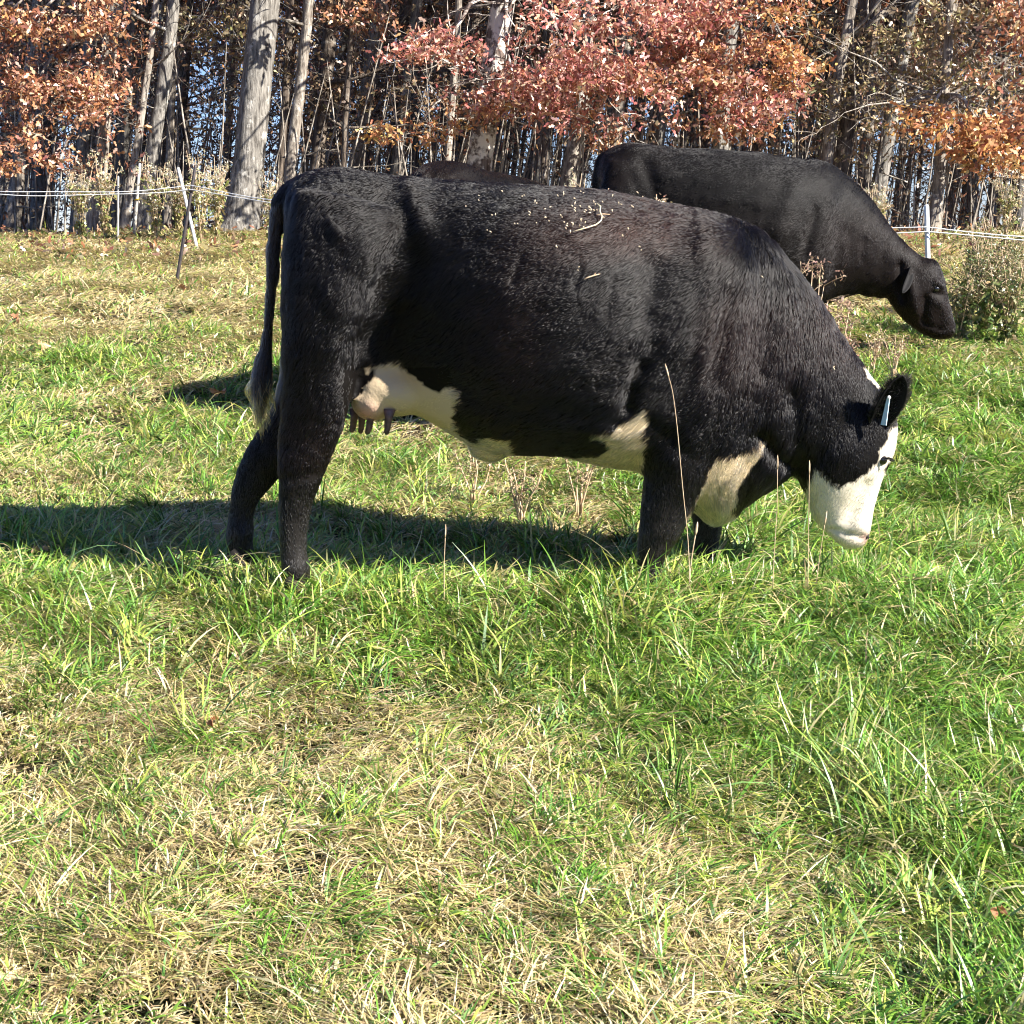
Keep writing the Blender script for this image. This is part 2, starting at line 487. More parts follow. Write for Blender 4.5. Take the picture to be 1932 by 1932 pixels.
tree_visible('maple_tree', 890, 948, 17.4, 0.34, 'thick lichen-spotted trunk above the near cow\'s back, half hidden by pink-red leaves', 'tree', M_BARK_LICHEN,
             [(830, 105, -0.9, 85, 40, 1050, PINK, LS), (960, 150, -0.8, 110, 55, 1875, PINK, LS), (1080, 110, -1.0, 110, 70, 2250, PINK, LS), (1120, 40, -0.8, 120, 50, 1650, PINK, LS),
              (1180, 175, -0.8, 110, 50, 1500, PINK, LS), (1050, 200, -0.9, 80, 45, 975, PINK, LS), (780, 252, -0.3, 85, 14, 390, ORANGE, LS), (900, -150, -2.3, 190, 70, 900, PINK, 0.1), (640, -130, -1.6, 90, 40, 300, RUST, 0.1), (900, 215, -0.5, 60, 22, 255, RUST, LS)], 16, height=13, flare=0.2)  # the two sprays above the view are added to shade the stout oak trunk
tree_visible('maple_tree', 1062, 1110, 19.0, 0.24, 'mid-grey trunk left of the far cow\'s rump below the red leaves', 'tree', M_BARK_PALE,
             [(1130, 260, 0.2, 60, 30, 300, RUST, LS), (1000, 60, 0.8, 80, 50, 600, BROWN, LS)], 17)
tree_visible('red_oak_tree', 1350, 1385, 18.2, 0.22, 'red oak behind the far cow whose red-orange leaves hang over its back', 'tree', M_BARK,
             [(1300, 60, -1.0, 120, 60, 2100, PINK, LS), (1280, 150, -1.1, 110, 45, 1500, RUST, LS), (1400, 120, -1.0, 110, 55, 1950, RUST, LS), (1470, 60, -1.1, 75, 60, 1200, ORANGE, LS),
              (1400, 195, -1.2, 80, 38, 1050, PINK, LS), (1410, 240, -1.2, 55, 22, 495, RUST, LS), (1500, 110, -1.0, 45, 40, 570, ORANGE, LS), (1370, 20, -0.9, 120, 35, 1200, PINK, LS), (1300, 215, -0.9, 60, 22, 330, RUST, LS)], 18, height=13)
tree_visible('hickory_tree', 1543, 1607, 18.6, 0.17, 'pale leaning trunk directly above the far cow\'s shoulder', 'tree', M_BARK_PALE,
             [(1640, 60, 0.2, 120, 70, 780, TAN, 0.06), (1560, 190, 0.2, 90, 60, 540, TAN, 0.06), (1640, 240, -0.5, 100, 50, 780, TAN, 0.05)], 19, height=11, twigs=6, upalette=TAN)
tree_visible('beech_tree', 1760, 1800, 18.0, 0.15, 'slim trunk with tan and orange leaves right of the far cow\'s neck', 'tree', M_BARK_PALE,
             [(1760, 225, -0.6, 70, 24, 420, ORANGE, 0.07), (1850, 260, -0.8, 90, 34, 840, ORANGE, 0.075), (1750, 120, 0.2, 110, 70, 780, TAN, 0.06), (1900, 310, -0.8, 50, 24, 285, ORANGE, 0.075),
              (1850, 150, 0.5, 90, 60, 495, TAN, 0.06), (1800, 30, 0.1, 120, 50, 645, TAN, 0.065)], 20, height=11, twigs=6, upalette=TAN)
tree_visible('oak_tree', 1925, 1945, 17.8, 0.16, 'slim oak at the right margin with rust leaves beside tan ones', 'tree', M_BARK,
             [(1900, 110, -0.5, 60, 50, 645, RUST, 0.08), (1930, 225, -0.5, 40, 30, 300, RUST, 0.08), (1920, 20, -0.3, 60, 40, 450, RUST, 0.08)], 21, height=11)
tree_visible('young_tree', 640, 668, 18.9, 0.085, 'thin brown trunk between the pale trunk and the near cow\'s hip', 'tree', M_BARK_DARK,
             [(640, 200, 0.5, 60, 70, 495, BROWN, 0.07), (560, 240, 0.8, 40, 60, 240, BROWN, 0.07)], 22, height=8, up_n=900)
tree_visible('young_tree', 838, 862, 18.6, 0.11, 'cream sunlit young trunk touching the lichen-spotted trunk on its left', 'tree', M_BARK_PALE, [(800, 170, 0.5, 60, 40, 240, BROWN, LS)], 23, height=9, up_n=900)
tree_visible('young_tree', 1020, 1042, 20.0, 0.12, 'narrow dark trunk in the gap between the two cows\' backs', 'tree', M_BARK_DARK, [], 24, height=9, up_n=900)

# deep wood: repeated trunks, copied with their parts
GROUPW = 'slim trunks deep in the wood'
protos = []
for s in range(6):
    r = np.random.default_rng(100 + s)
    root = empty('forest_tree', (0, 0, 0), 'slim upright trunk standing deep in the wood among many alike', 'tree', GROUPW)
    H = 11
    pts = wiggle_path((0, 0, 0), (r.uniform(0.1, 0.9), 0, H), 14, 0.05, r)
    mb = MB(); trunk_tube(mb, pts, 0.085, 0.035, 7, 0.2, s)
    mb.build('trunk', [M_BARK, M_BARK_DARK, M_BARK_PALE, M_BARK_PALE, M_BARK, M_BARK_DARK][s], root)  # dark barks paint in the wood's shade, pale ones its sunlit trunks
    lb = MB(); lb.tube(pts, [0.01] * len(pts), 4, False)
    for k in range(7):
        i = int(r.integers(2, 12))
        limb(lb, pts[i], (r.uniform(-1, 1), r.uniform(-1, 1), r.uniform(0.1, 0.7)), r.uniform(0.7, 1.8), 0.02, r, 2)
    lb.build('branches', M_BARK, root)
    v, q_, c_ = upper_crown((0.4, 0, 7.4), (1.9, 1.9, 2.7), 1100, 200 + s, RUST if s % 2 else BROWN, 0.17)
    link_mesh('crown', np_mesh('crown', v, q_, c_), M_LEAF, root)
    protos.append(root)
r = np.random.default_rng(31)
count = 0; placed = []
for t in range(1400):
    y = 19.0 + 33 * r.uniform() ** 1.15
    half = 0.36 * y
    x = r.uniform(-half - 1.5, half + 7)
    if any((x - a) ** 2 + (y - b) ** 2 < 0.28 for a, b in placed): continue
    placed.append((x, y))
    o = protos[count] if count < 6 else copy_tree(protos[int(r.integers(0, 6))])
    o.location = (x, y, gz(x, y) - 0.1)
    s_ = r.uniform(0.55, 1.45)
    o.scale = (s_, s_, r.uniform(0.85, 1.15))
    o.rotation_euler = (r.normal(0, 0.02), r.normal(0.07, 0.04), r.normal(0, 0.35))
    count += 1
    if count >= 282: break

# far tangle of twigs and dead leaves behind the trunks: one uncountable mass
r = np.random.default_rng(41)
n = 175000
P = np.column_stack([r.uniform(-1, 1, n), 19.5 + 34 * r.uniform(size=n) ** 1.15, np.zeros(n)])
P[:, 0] *= 0.42 * P[:, 1] + 1
hi_ = r.uniform(size=n) < 0.80
P[:, 2] = ground(P[:, 0], P[:, 1]) + np.where(hi_, (1.3 + 0.05 * (P[:, 1] - 24)) + r.uniform(size=n) ** 0.85 * (3.0 + 0.12 * (P[:, 1] - 20)), r.uniform(0.1, 2.0, n))
dens = vnoise(P * np.array([1, 0.4, 0.8]), 0.55, 8) + 0.6 * vnoise(P, 1.6, 9)
hpx, hpy = project(P)
keep = (dens > np.where(hi_, -0.60, -0.62) )
P = P[keep]
cl = pal(BROWN, len(P), r, 0.3) * 1.8; m_ = vnoise(P, 0.5, 12) > 0.35
cl[m_] = pal(RUST, int(m_.sum()), r, 0.25) * 0.75
v, q_, c_ = leaf_mesh_arrays(P, 0.070, cl, seed=5)
tag(link_mesh('undergrowth', np_mesh('undergrowth', v, q_, c_), M_LEAF), 'tangle of brown leaves filling the depths of the wood', 'undergrowth', kind='stuff')
mb = MB()
for i in range(900):
    y = r.uniform(18.5, 34); x = r.uniform(-1, 1) * (0.36 * y + 1)
    limb(mb, (x, y, gz(x, y) + r.uniform(0, 3.4)), (r.uniform(-1, 1), r.uniform(-0.4, 0.4), r.uniform(-0.25, 0.7)), r.uniform(0.5, 1.8), r.uniform(0.006, 0.014), r, 1)
tag(mb.build('brush', M_BARK_PALE), 'web of thin bare twigs criss-crossing between the trunks', 'brush', kind='stuff')
# saplings / sticks at the wood's foot
mb = MB()
for i in range(650):
    y = r.uniform(17.2, 27); x = r.uniform(-1, 1) * (0.36 * y + 1)
    h = r.uniform(0.7, 2.6); z0 = gz(x, y)
    a = r.normal(0.1, 0.12)
    mb.tube([(x, y, z0), (x + a * h * 0.5 + r.normal(0, 0.02), y, z0 + h * 0.5), (x + a * h, y, z0 + h)], [0.013, 0.010, 0.004], 4, False)
tag(mb.build('saplings', M_BARK_PALE), 'thicket of bare saplings standing at the wood\'s foot', 'saplings', kind='stuff')

# ------------------------------------------------------------------ grass
def density_xy(x, y):
    return np.ones_like(x)
def make_blades(x, y, L, az, t0, t1, w, colr, colt, segs, seed):
    r = np.random.default_rng(seed); n = len(x)
    z = ground(x, y) - 0.004
    dirx, diry = np.cos(az), np.sin(az)
    tw = az + math.pi / 2 + r.normal(0, 0.5, n)
    wx, wy = np.cos(tw), np.sin(tw)
    curl = r.normal(0, 0.25, n)
    px, py, pz = x.copy(), y.copy(), z.copy()
    V = np.empty((n, segs + 1, 2, 3), np.float32); C = np.empty((n, segs + 1, 2, 3), np.float32)
    a2 = az.copy()
    for s in range(segs + 1):
        t = s / segs
        ww = w * (1.0 - 0.92 * t ** 2.6) * (0.75 + 0.5 * math.sin(min(1, t * 2) * 1.57)) * 0.5
        V[:, s, 0, 0] = px - wx * ww; V[:, s, 0, 1] = py - wy * ww; V[:, s, 0, 2] = pz
        V[:, s, 1, 0] = px + wx * ww; V[:, s, 1, 1] = py + wy * ww; V[:, s, 1, 2] = pz + ww * 0.5
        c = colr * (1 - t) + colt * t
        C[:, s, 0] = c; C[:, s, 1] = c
        th = t0 + (t1 - t0) * (t + 0.5 / segs)
        a2 = a2 + curl / segs
        px = px + np.sin(th) * np.cos(a2) * L / segs
        py = py + np.sin(th) * np.sin(a2) * L / segs
        pz = pz + np.cos(th) * L / segs
        pz = np.maximum(pz, z + 0.006 + 0.02 * hash01(np.arange(n), np.arange(n) * 0, np.arange(n) * 0, seed))
    V = V.reshape(-1, 3); C = C.reshape(-1, 3)
    b = (np.arange(n) * (segs + 1) * 2)[:, None]
    Q = np.concatenate([b + np.array([2 * k, 2 * k + 1, 2 * k + 3, 2 * k + 2]) for k in range(segs)], 0)
    return V, Q, C

def straw_amount(x, y):
    """share of dead blades over the field"""
    P = np.column_stack([x, y])
    s = 0.45 + 0.34 * vnoise(P, 1.1, 21) + 0.22 * vnoise(P, 3.1, 22)
    near = np.clip((4.45 - 0.35 * x - y) / 1.2, 0, 1)
    u = x / (0.333 * y)                       # -1..1 across
    s += near * (0.46 - 0.14 * u) - 0.10 * u * np.clip((6 - y) / 2, 0, 1)
    s += np.clip((y - 8.9) / 2.2, 0, 1) * (0.72 - 0.25 * np.clip(u, 0, 1))
    s -= np.clip((u - 0.15) * 0.9, 0, 0.5) * np.clip(1.3 - near, 0.2, 1) * np.clip((11 - y) / 3, 0, 1)
    s -= np.exp(-((y - 4.6) / 1.0) ** 2) * 0.13
    return np.clip(s, 0.10, 0.86)
GREEN = np.array([(0.13, 0.29, 0.030), (0.20, 0.36, 0.045), (0.07, 0.18, 0.022), (0.30, 0.42, 0.07), (0.19, 0.33, 0.09), (0.40, 0.44, 0.08)])
STRAW = np.array([(0.72, 0.58, 0.30), (0.84, 0.73, 0.46), (0.50, 0.37, 0.18), (0.78, 0.63, 0.26), (0.60, 0.43, 0.25), (0.46, 0.40, 0.16)])

def sample_zone(y0, y1, dens, margin, r):
    A = (0.34 * (y0 + y1) + 2 * margin) * (y1 - y0)
    n = int(A * dens)
    y = y0 + (y1 - y0) * r.uniform(size=int(n * 1.6)); x = r.uniform(-1, 1, len(y)) * (0.34 * y1 + margin)
    k = np.abs(x) < 0.34 * y + margin
    x, y = x[k][:n], y[k][:n]
    return x, y
def grass_zone(y0, y1, dens, margin, wmul, segs, seed, lmul=1.0):
    r = np.random.default_rng(seed)
    x, y = sample_zone(y0, y1, dens, margin, r)
    # gather into tussocks
    P = np.column_stack([x, y])
    cell = 0.11 * lmul
    ci = np.floor(P / cell)
    j1 = hash01(ci[:, 0], ci[:, 1], ci[:, 0] * 0, 5); j2 = hash01(ci[:, 0], ci[:, 1], ci[:, 0] * 0, 6); j3 = hash01(ci[:, 0], ci[:, 1], ci[:, 0] * 0, 9)
    cx = (ci[:, 0] + j1) * cell; cy = (ci[:, 1] + j2) * cell
    tuft = r.uniform(size=len(x)) < 0.60
    pull = np.where(tuft, 0.62 * j3 + 0.2, 0.0)
    x = x + (cx - x) * pull; y = y + (cy - y) * pull
    P = np.column_stack([x, y]); n = len(x)
    st = straw_amount(x, y)
    dead = r.uniform(size=n) < st
    lush = 0.5 + 0.5 * vnoise(P, 1.5, 31) + 0.35 * vnoise(P, 4.0, 32)
    lush = lush * (1 - 0.55 * st) + 0.15 + 0.30 * np.exp(-((y - 4.75) / 0.55) ** 2)
    ang = vnoise(P, 0.9, 41) * 3.6 + vnoise(P, 3.0, 42) * 1.6
    out = np.arctan2(y - cy, x - cx)
    az = np.where(tuft & (r.uniform(size=n) < 0.55), out, ang) + r.normal(0, 1.15, n)
    flip = r.uniform(size=n) < 0.22
    az = np.where(flip, r.uniform(-3.14, 3.14, n), az)
    L = lmul * (0.048 + 0.072 * np.clip(lush, 0, 1.6) * r.uniform(0.5, 1.3, n)) * np.where(tuft, 1.1, 0.85)
    L = L * np.where(r.uniform(size=n) < 0.05, 1.6, 1.0) * (1 + 0.35 * (hash01(ci[:, 0], ci[:, 1], ci[:, 0] * 0, 12) - 0.5))
    L = L * np.clip(0.95 + 0.75 * vnoise(P, 2.4, 36) + 0.3 * vnoise(P, 6, 37), 0.4, 1.9)
    L = np.clip(L, 0.03, 0.36)
    t0 = np.abs(r.normal(0.68, 0.45, n)); t1 = r.normal(1.75, 0.6, n)
    t0 = np.where(dead, t0 + 0.55, t0); t1 = np.where(dead, np.maximum(t1, 1.35), t1)
    w = wmul * r.uniform(0.0028, 0.0074, n) * np.where(dead, 0.75, 1.0)
    gi = np.clip((hash01(ci[:, 0], ci[:, 1], ci[:, 0] * 0, 15) * 4 + r.normal(1, 1.1, n)), 0, 5).astype(int)
    cg = GREEN[gi]; cs = STRAW[r.integers(0, 6, n)]
    br = np.clip(1 + r.normal(0, 0.27, n), 0.35, 1.7)[:, None]
    c = np.where(dead[:, None], cs, cg) * br
    half = (r.uniform(size=n) < 0.22)[:, None] & ~dead[:, None]
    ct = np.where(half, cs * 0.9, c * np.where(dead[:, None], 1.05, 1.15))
    cr = np.where(dead[:, None], c * 0.7, c * np.array([0.72, 0.70, 0.72]))  # roots darkened: shade between the blades put into their colour
    return make_blades(x, y, L, az, t0, t1, w, np.clip(cr, 0, 0.9), np.clip(ct, 0, 0.9), segs, seed)

def tussocks(n, y0, y1, seed):
    """lush clumps of long arching blades flopping one way"""
    r = np.random.default_rng(seed)
    cx, cy = sample_zone(y0, y1, n * 4 / ((0.34 * (y0 + y1) + 0.6) * (y1 - y0)), 0.3, r)
    u = cx / (0.333 * cy)
    k = r.uniform(size=len(cx)) < np.clip(0.55 + 0.45 * u + 0.5 * vnoise(np.column_stack([cx, cy]), 1.3, 88) - 0.9 * np.clip((4.3 - 0.5 * cx - cy) * 2, 0, 1), 0.06, 1)
    cx, cy = cx[k][:n], cy[k][:n]; m = 110; n = len(cx)
    i = np.repeat(np.arange(n), m); N_ = len(i)
    a = r.uniform(0, 6.28, N_); rr = 0.085 * np.sqrt(r.uniform(size=N_)) * np.repeat(r.uniform(0.5, 1.5, n), m)
    x = cx[i] + rr * np.cos(a); y = cy[i] + rr * np.sin(a)
    lean = np.repeat(r.uniform(-3.14, 3.14, n), m)
    az = np.where(r.uniform(size=N_) < 0.55, lean + r.normal(0, 0.5, N_), a)
    fs = np.clip(cy[i] / 4.6, 0.42, 1.0)
    L = np.repeat(r.uniform(0.09, 0.19, n), m) * r.uniform(0.5, 1.25, N_) * fs
    t0 = np.abs(r.normal(0.5, 0.38, N_)); t1 = r.normal(2.0, 0.5, N_)
    base = np.repeat(r.integers(0, 5, n), m)
    c = GREEN[np.clip(base + r.integers(-1, 2, N_), 0, 5)] * r.uniform(0.55, 1.4, (N_, 1)) * np.repeat(r.uniform(0.7, 1.15, (n, 1)), m, 0)
    d = r.uniform(size=N_) < 0.14; c[d] = STRAW[r.integers(0, 6, d.sum())]
    return make_blades(x, y, L, az, t0, t1, r.uniform(0.0032, 0.0066, N_) * fs, c * 0.65, np.clip(c * 1.1, 0, .9), 6, seed)  # clump bases coloured darker, painted shade inside the tussock
def foot_tuft(px, py, seed):
    """taller ungrazed blades round a planted hoof"""
    r = np.random.default_rng(seed); g0 = ground_hit(px, py); n = 190
    x = g0.x + r.normal(0, 0.11, n); y = g0.y - 0.07 + r.normal(0, 0.07, n)
    L = r.uniform(0.05, 0.14, n); c = GREEN[r.integers(0, 6, n)] * r.uniform(0.6, 1.3, (n, 1))
    c[r.uniform(size=n) < 0.2] = STRAW[1] * 0.8
    return make_blades(x, y, L, r.uniform(-3.14, 3.14, n), np.abs(r.normal(0.25, 0.2, n)), r.normal(1.1, 0.5, n), r.uniform(0.003, 0.006, n), c * 0.75, c, 5, seed)  # blade feet coloured darker, the same painted shade
def thatch_zone(y0, y1, dens, margin, wmul, seed, lmul=1.0):
    """flat matted dead stalks and short blades between the tussocks"""
    r = np.random.default_rng(seed)
    x, y = sample_zone(y0, y1, dens, margin, r)
    gap = vnoise(np.column_stack([x, y]), 7.0, 66) + 0.6 * vnoise(np.column_stack([x, y]), 2.6, 67)
    x, y = x[gap > -0.42], y[gap > -0.42]; n = len(x)
    st = straw_amount(x, y)
    dead = r.uniform(size=n) < np.clip(st * 1.2, 0.1, 0.85)
    az = vnoise(np.column_stack([x, y]), 1.3, 61) * 4 + r.normal(0, 0.9, n)
    L = lmul * r.uniform(0.05, 0.15, n)
    t0 = r.normal(1.1, 0.25, n); t1 = r.normal(1.6, 0.2, n)
    c = 0.85 * np.where(dead[:, None], STRAW[r.integers(0, 6, n)] * 0.95, GREEN[r.integers(0, 6, n)]) * (1 + r.normal(0, 0.18, n))[:, None]  # thatch toned down, painting in some of the shade between blades
    return make_blades(x, y, L, az, t0, t1, wmul * r.uniform(0.0022, 0.0052, n), np.clip(c * 0.85, 0, 0.9), np.clip(c, 0, 0.9), 3, seed)

def join_arrays(parts):
    V, Q, C = [], [], []; o = 0
    for v, q, c in parts:
        V.append(v); Q.append(q + o); C.append(c); o += len(v)
    return np.concatenate(V), np.concatenate(Q), np.concatenate(C)
GR = 1.12
FOOTY = ground_hit(1225, 1146).y
print('FOOTY', FOOTY)
parts = [grass_zone(1.9, 4.0, 12500 * GR, 0.5, 0.8, 5, 1), grass_zone(4.0, 6.6, 9000 * GR, 0.6, 0.95, 5, 2), grass_zone(6.6, 10.5, 3600 * GR, 0.8, 1.35, 4, 3, 1.0),
         grass_zone(10.5, 17.3, 1500 * GR, 1.0, 2.1, 3, 4, 1.05),
         grass_zone(FOOTY - 0.50, FOOTY + 0.15, 2200, 0.6, 1.1, 5, 11, 1.4), grass_zone(FOOTY + 0.12, FOOTY + 0.7, 1100, 0.6, 1.1, 5, 12, 1.5), grass_zone(2.6, FOOTY - 0.5, 200, 0.5, 1.0, 6, 13, 1.9),
         tussocks(620, 2.3, FOOTY + 0.05, 51), tussocks(240, FOOTY - 0.1, 8.0, 52),
         foot_tuft(560, 1142, 31), foot_tuft(452, 1058, 32), foot_tuft(1228, 1162, 33), foot_tuft(1336, 1128, 34), foot_tuft(1606, 1098, 35), foot_tuft(1560, 1092, 36),
         thatch_zone(1.9, 4.2, 7500 * GR, 0.5, 0.8, 5), thatch_zone(4.2, 7, 4200 * GR, 0.5, 1.0, 6), thatch_zone(7, 16.8, 1300 * GR, 0.8, 1.7, 7, 1.2)]
v, q_, c_ = join_arrays(parts)
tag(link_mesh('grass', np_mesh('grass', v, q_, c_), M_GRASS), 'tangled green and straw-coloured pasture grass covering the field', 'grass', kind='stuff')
del parts, v, q_, c_

# distant leaf litter near the wood edge
n = 5000
y = r.uniform(12.5, 18.5, n) ; x = r.uniform(-1, 1, n) * (0.34 * y + 1)
kk = (vnoise(np.column_stack([x, y]), 0.8, 71) + np.clip((y - 14.5) / 3, -0.6, 0.6)) > 0.12
x, y = x[kk], y[kk]
P = np.column_stack([x, y, ground(x, y) + r.uniform(0.02, 0.08, len(x))])
v, q_, c_ = leaf_mesh_arrays(P, 0.06, pal(RUST + TAN, len(P), r) * 0.75, seed=77)
tag(link_mesh('leaf_litter', np_mesh('leaf_litter', v, q_, c_), M_LEAF), 'fallen brown leaves strewn in the grass at the wood edge', 'leaf litter', kind='stuff')

# ------------------------------------------------------------------ cattle
def hair_mat(name, ior):
    m = bpy.data.materials.new(name); m.use_nodes = True
    nt = m.node_tree; nt.nodes.remove(nt.nodes['Principled BSDF'])
    h = nt.nodes.new('ShaderNodeBsdfHairPrincipled')
    h.parametrization = 'COLOR'
    a = nt.nodes.new('ShaderNodeAttribute'); a.attribute_name = 'tint'
    nt.links.new(a.outputs['Color'], h.inputs['Color'])
    h.inputs['IOR'].default_value = ior
    h.inputs['Roughness'].default_value = 0.26
    h.inputs['Radial Roughness'].default_value = 0.38
    h.inputs['Random Roughness'].default_value = 0.3
    nt.links.new(h.outputs[0], nt.nodes['Material Output'].inputs['Surface'])
    return m
M_HAIR = hair_mat('cattle_hair', 1.36)
M_HAIR_SLEEK = hair_mat('sleek_cattle_hair', 1.30)
def hide_mat():
    m, nt, b, out = new_mat('cattle_hide')
    a = N(nt, 'ShaderNodeAttribute', attribute_name='tint')
    nt.links.new(a.outputs['Color'], b.inputs['Base Color'])
    n = N(nt, 'ShaderNodeTexNoise'); n.inputs['Scale'].default_value = 90; n.inputs['Detail'].default_value = 5
    tc = N(nt, 'ShaderNodeTexCoord'); nt.links.new(tc.outputs['Object'], n.inputs['Vector'])
    bp = N(nt, 'ShaderNodeBump'); bp.inputs['Strength'].default_value = 0.4; bp.inputs['Distance'].default_value = 0.004
    nt.links.new(n.outputs[0], bp.inputs['Height']); nt.links.new(bp.outputs[0], b.inputs['Normal'])
    b.inputs['Roughness'].default_value = 0.6; b.inputs['Specular IOR Level'].default_value = 0.10
    return m
M_HIDE = hide_mat()

def catmull(S, m):
    S = np.array(S, float); n = len(S); out = []
    for i in range(n - 1):
        p0, p1, p2, p3 = S[max(i - 1, 0)], S[i], S[i + 1], S[min(i + 2, n - 1)]
        for j in range(m):
            t = j / m
            out.append(0.5 * ((2 * p1) + (-p0 + p2) * t + (2 * p0 - 5 * p1 + 4 * p2 - p3) * t * t + (-p0 + 3 * p1 - 3 * p2 + p3) * t ** 3))
    out.append(S[-1]); return out
def loft(mb, sections, Ym, sides=22, ex=1.0, sub=4):
    """sections: (ax, ay, bx, by, half width, side offset)"""
    S = [tuple(s) + (0,) * (6 - len(s)) for s in sections]
    rows = catmull(S, sub)
    o = len(mb.V); n = len(rows)
    for (ax, ay, bx, by, hw, yc) in rows:
        hw = max(hw, 0.004)
        A = at(ax, ay, Ym + yc); B = at(bx, by, Ym + yc)
        c = (A + B) / 2; u = (A - B) / 2
        for k in range(sides):
            a = 2 * math.pi * k / sides
            ca, sa = math.cos(a), math.sin(a)
            ca = math.copysign(abs(ca) ** ex, ca); sa = math.copysign(abs(sa) ** ex, sa)
            mb.V.append(tuple(c + u * ca + Vector((0, hw, 0)) * sa))
    for i in range(n - 1):
        for k in range(sides):
            a = o + i * sides + k; b_ = o + i * sides + (k + 1) % sides
            mb.F.append((a, b_, b_ + sides, a + sides))
    mb.F.append(tuple(o + i for i in reversed(range(sides))))
    mb.F.append(tuple(o + (n - 1) * sides + i for i in range(sides)))
def blob(mb, px, py, Y, rx, ry, rz, n=12):
    c = at(px, py, Y); o = len(mb.V)
    for i in range(n + 1):
        th = math.pi * i / n
        for k in range(n):
            a = 2 * math.pi * k / n
            mb.V.append((c.x + rx * math.sin(th) * math.cos(a), c.y + ry * math.sin(th) * math.sin(a), c.z + rz * math.cos(th)))
    for i in range(n):
        for k in range(n):
            a = o + i * n + k; b_ = o + i * n + (k + 1) % n
            mb.F.append((a, a + n, b_ + n, b_))

def fuse(mb, name, voxel, smooth_it):
    me = bpy.data.meshes.new(name + '_raw'); me.from_pydata(mb.V, [], mb.F); me.update()
    o = bpy.data.objects.new(name + '_raw', me); COL.objects.link(o)
    m = o.modifiers.new('a', 'REMESH'); m.mode = 'VOXEL'; m.voxel_size = voxel
    m = o.modifiers.new('b', 'SMOOTH'); m.factor = 0.5; m.iterations = smooth_it
    dg = bpy.context.evaluated_depsgraph_get()
    res = bpy.data.meshes.new_from_object(o.evaluated_get(dg))
    bpy.data.objects.remove(o); bpy.data.meshes.remove(me)
    res.name = name
    return res
def get_co(me):
    a = np.empty(len(me.vertices) * 3, np.float32); me.vertices.foreach_get('co', a); return a.reshape(-1, 3).astype(float)
def get_no(me):
    a = np.empty(len(me.vertices) * 3, np.float32); me.vertices.foreach_get('normal', a); return a.reshape(-1, 3).astype(float)
def inside(poly, x, y):
    poly = np.array(poly, float); r_ = np.zeros(len(x), bool); n = len(poly); j = n - 1
    for i in range(n):
        xi, yi = poly[i]; xj, yj = poly[j]
        c = ((yi > y) != (yj > y)) & (x < (xj - xi) * (y - yi) / (yj - yi + 1e-9) + xi)
        r_ ^= c; j = i
    return r_
def near_proj(P, Ym):
    Pm = P.copy(); Pm[:, 1] = Ym - np.abs(P[:, 1] - Ym)
    return project(Pm)
def sculpt(me, strokes, Ym):
    P = get_co(me); No = get_no(me)
    px, py = near_proj(P, Ym)
    d = np.zeros(len(P))
    for (x0, y0, x1, y1, w, dep) in strokes:
        vx, vy = x1 - x0, y1 - y0; L2 = vx * vx + vy * vy + 1e-6
        t = np.clip(((px - x0) * vx + (py - y0) * vy) / L2, 0, 1)
        q = ((px - x0 - t * vx) ** 2 + (py - y0 - t * vy) ** 2) / (w * w)
        d += dep * np.exp(-q)
    d *= np.clip(np.abs(No[:, 1]) * 1.5, 0, 1)
    d += 0.0035 * vnoise(P, 9, 81) + 0.0015 * vnoise(P, 26, 82)
    P += No * d[:, None]
    me.vertices.foreach_set('co', P.astype(np.float32).ravel()); me.update()
def paint(me, fn):
    P = get_co(me)
    c = np.ones((len(P), 4), np.float32); c[:, :3] = fn(P)
    a = me.attributes.new('tint', 'FLOAT_COLOR', 'POINT'); a.data.foreach_set('color', c.ravel())
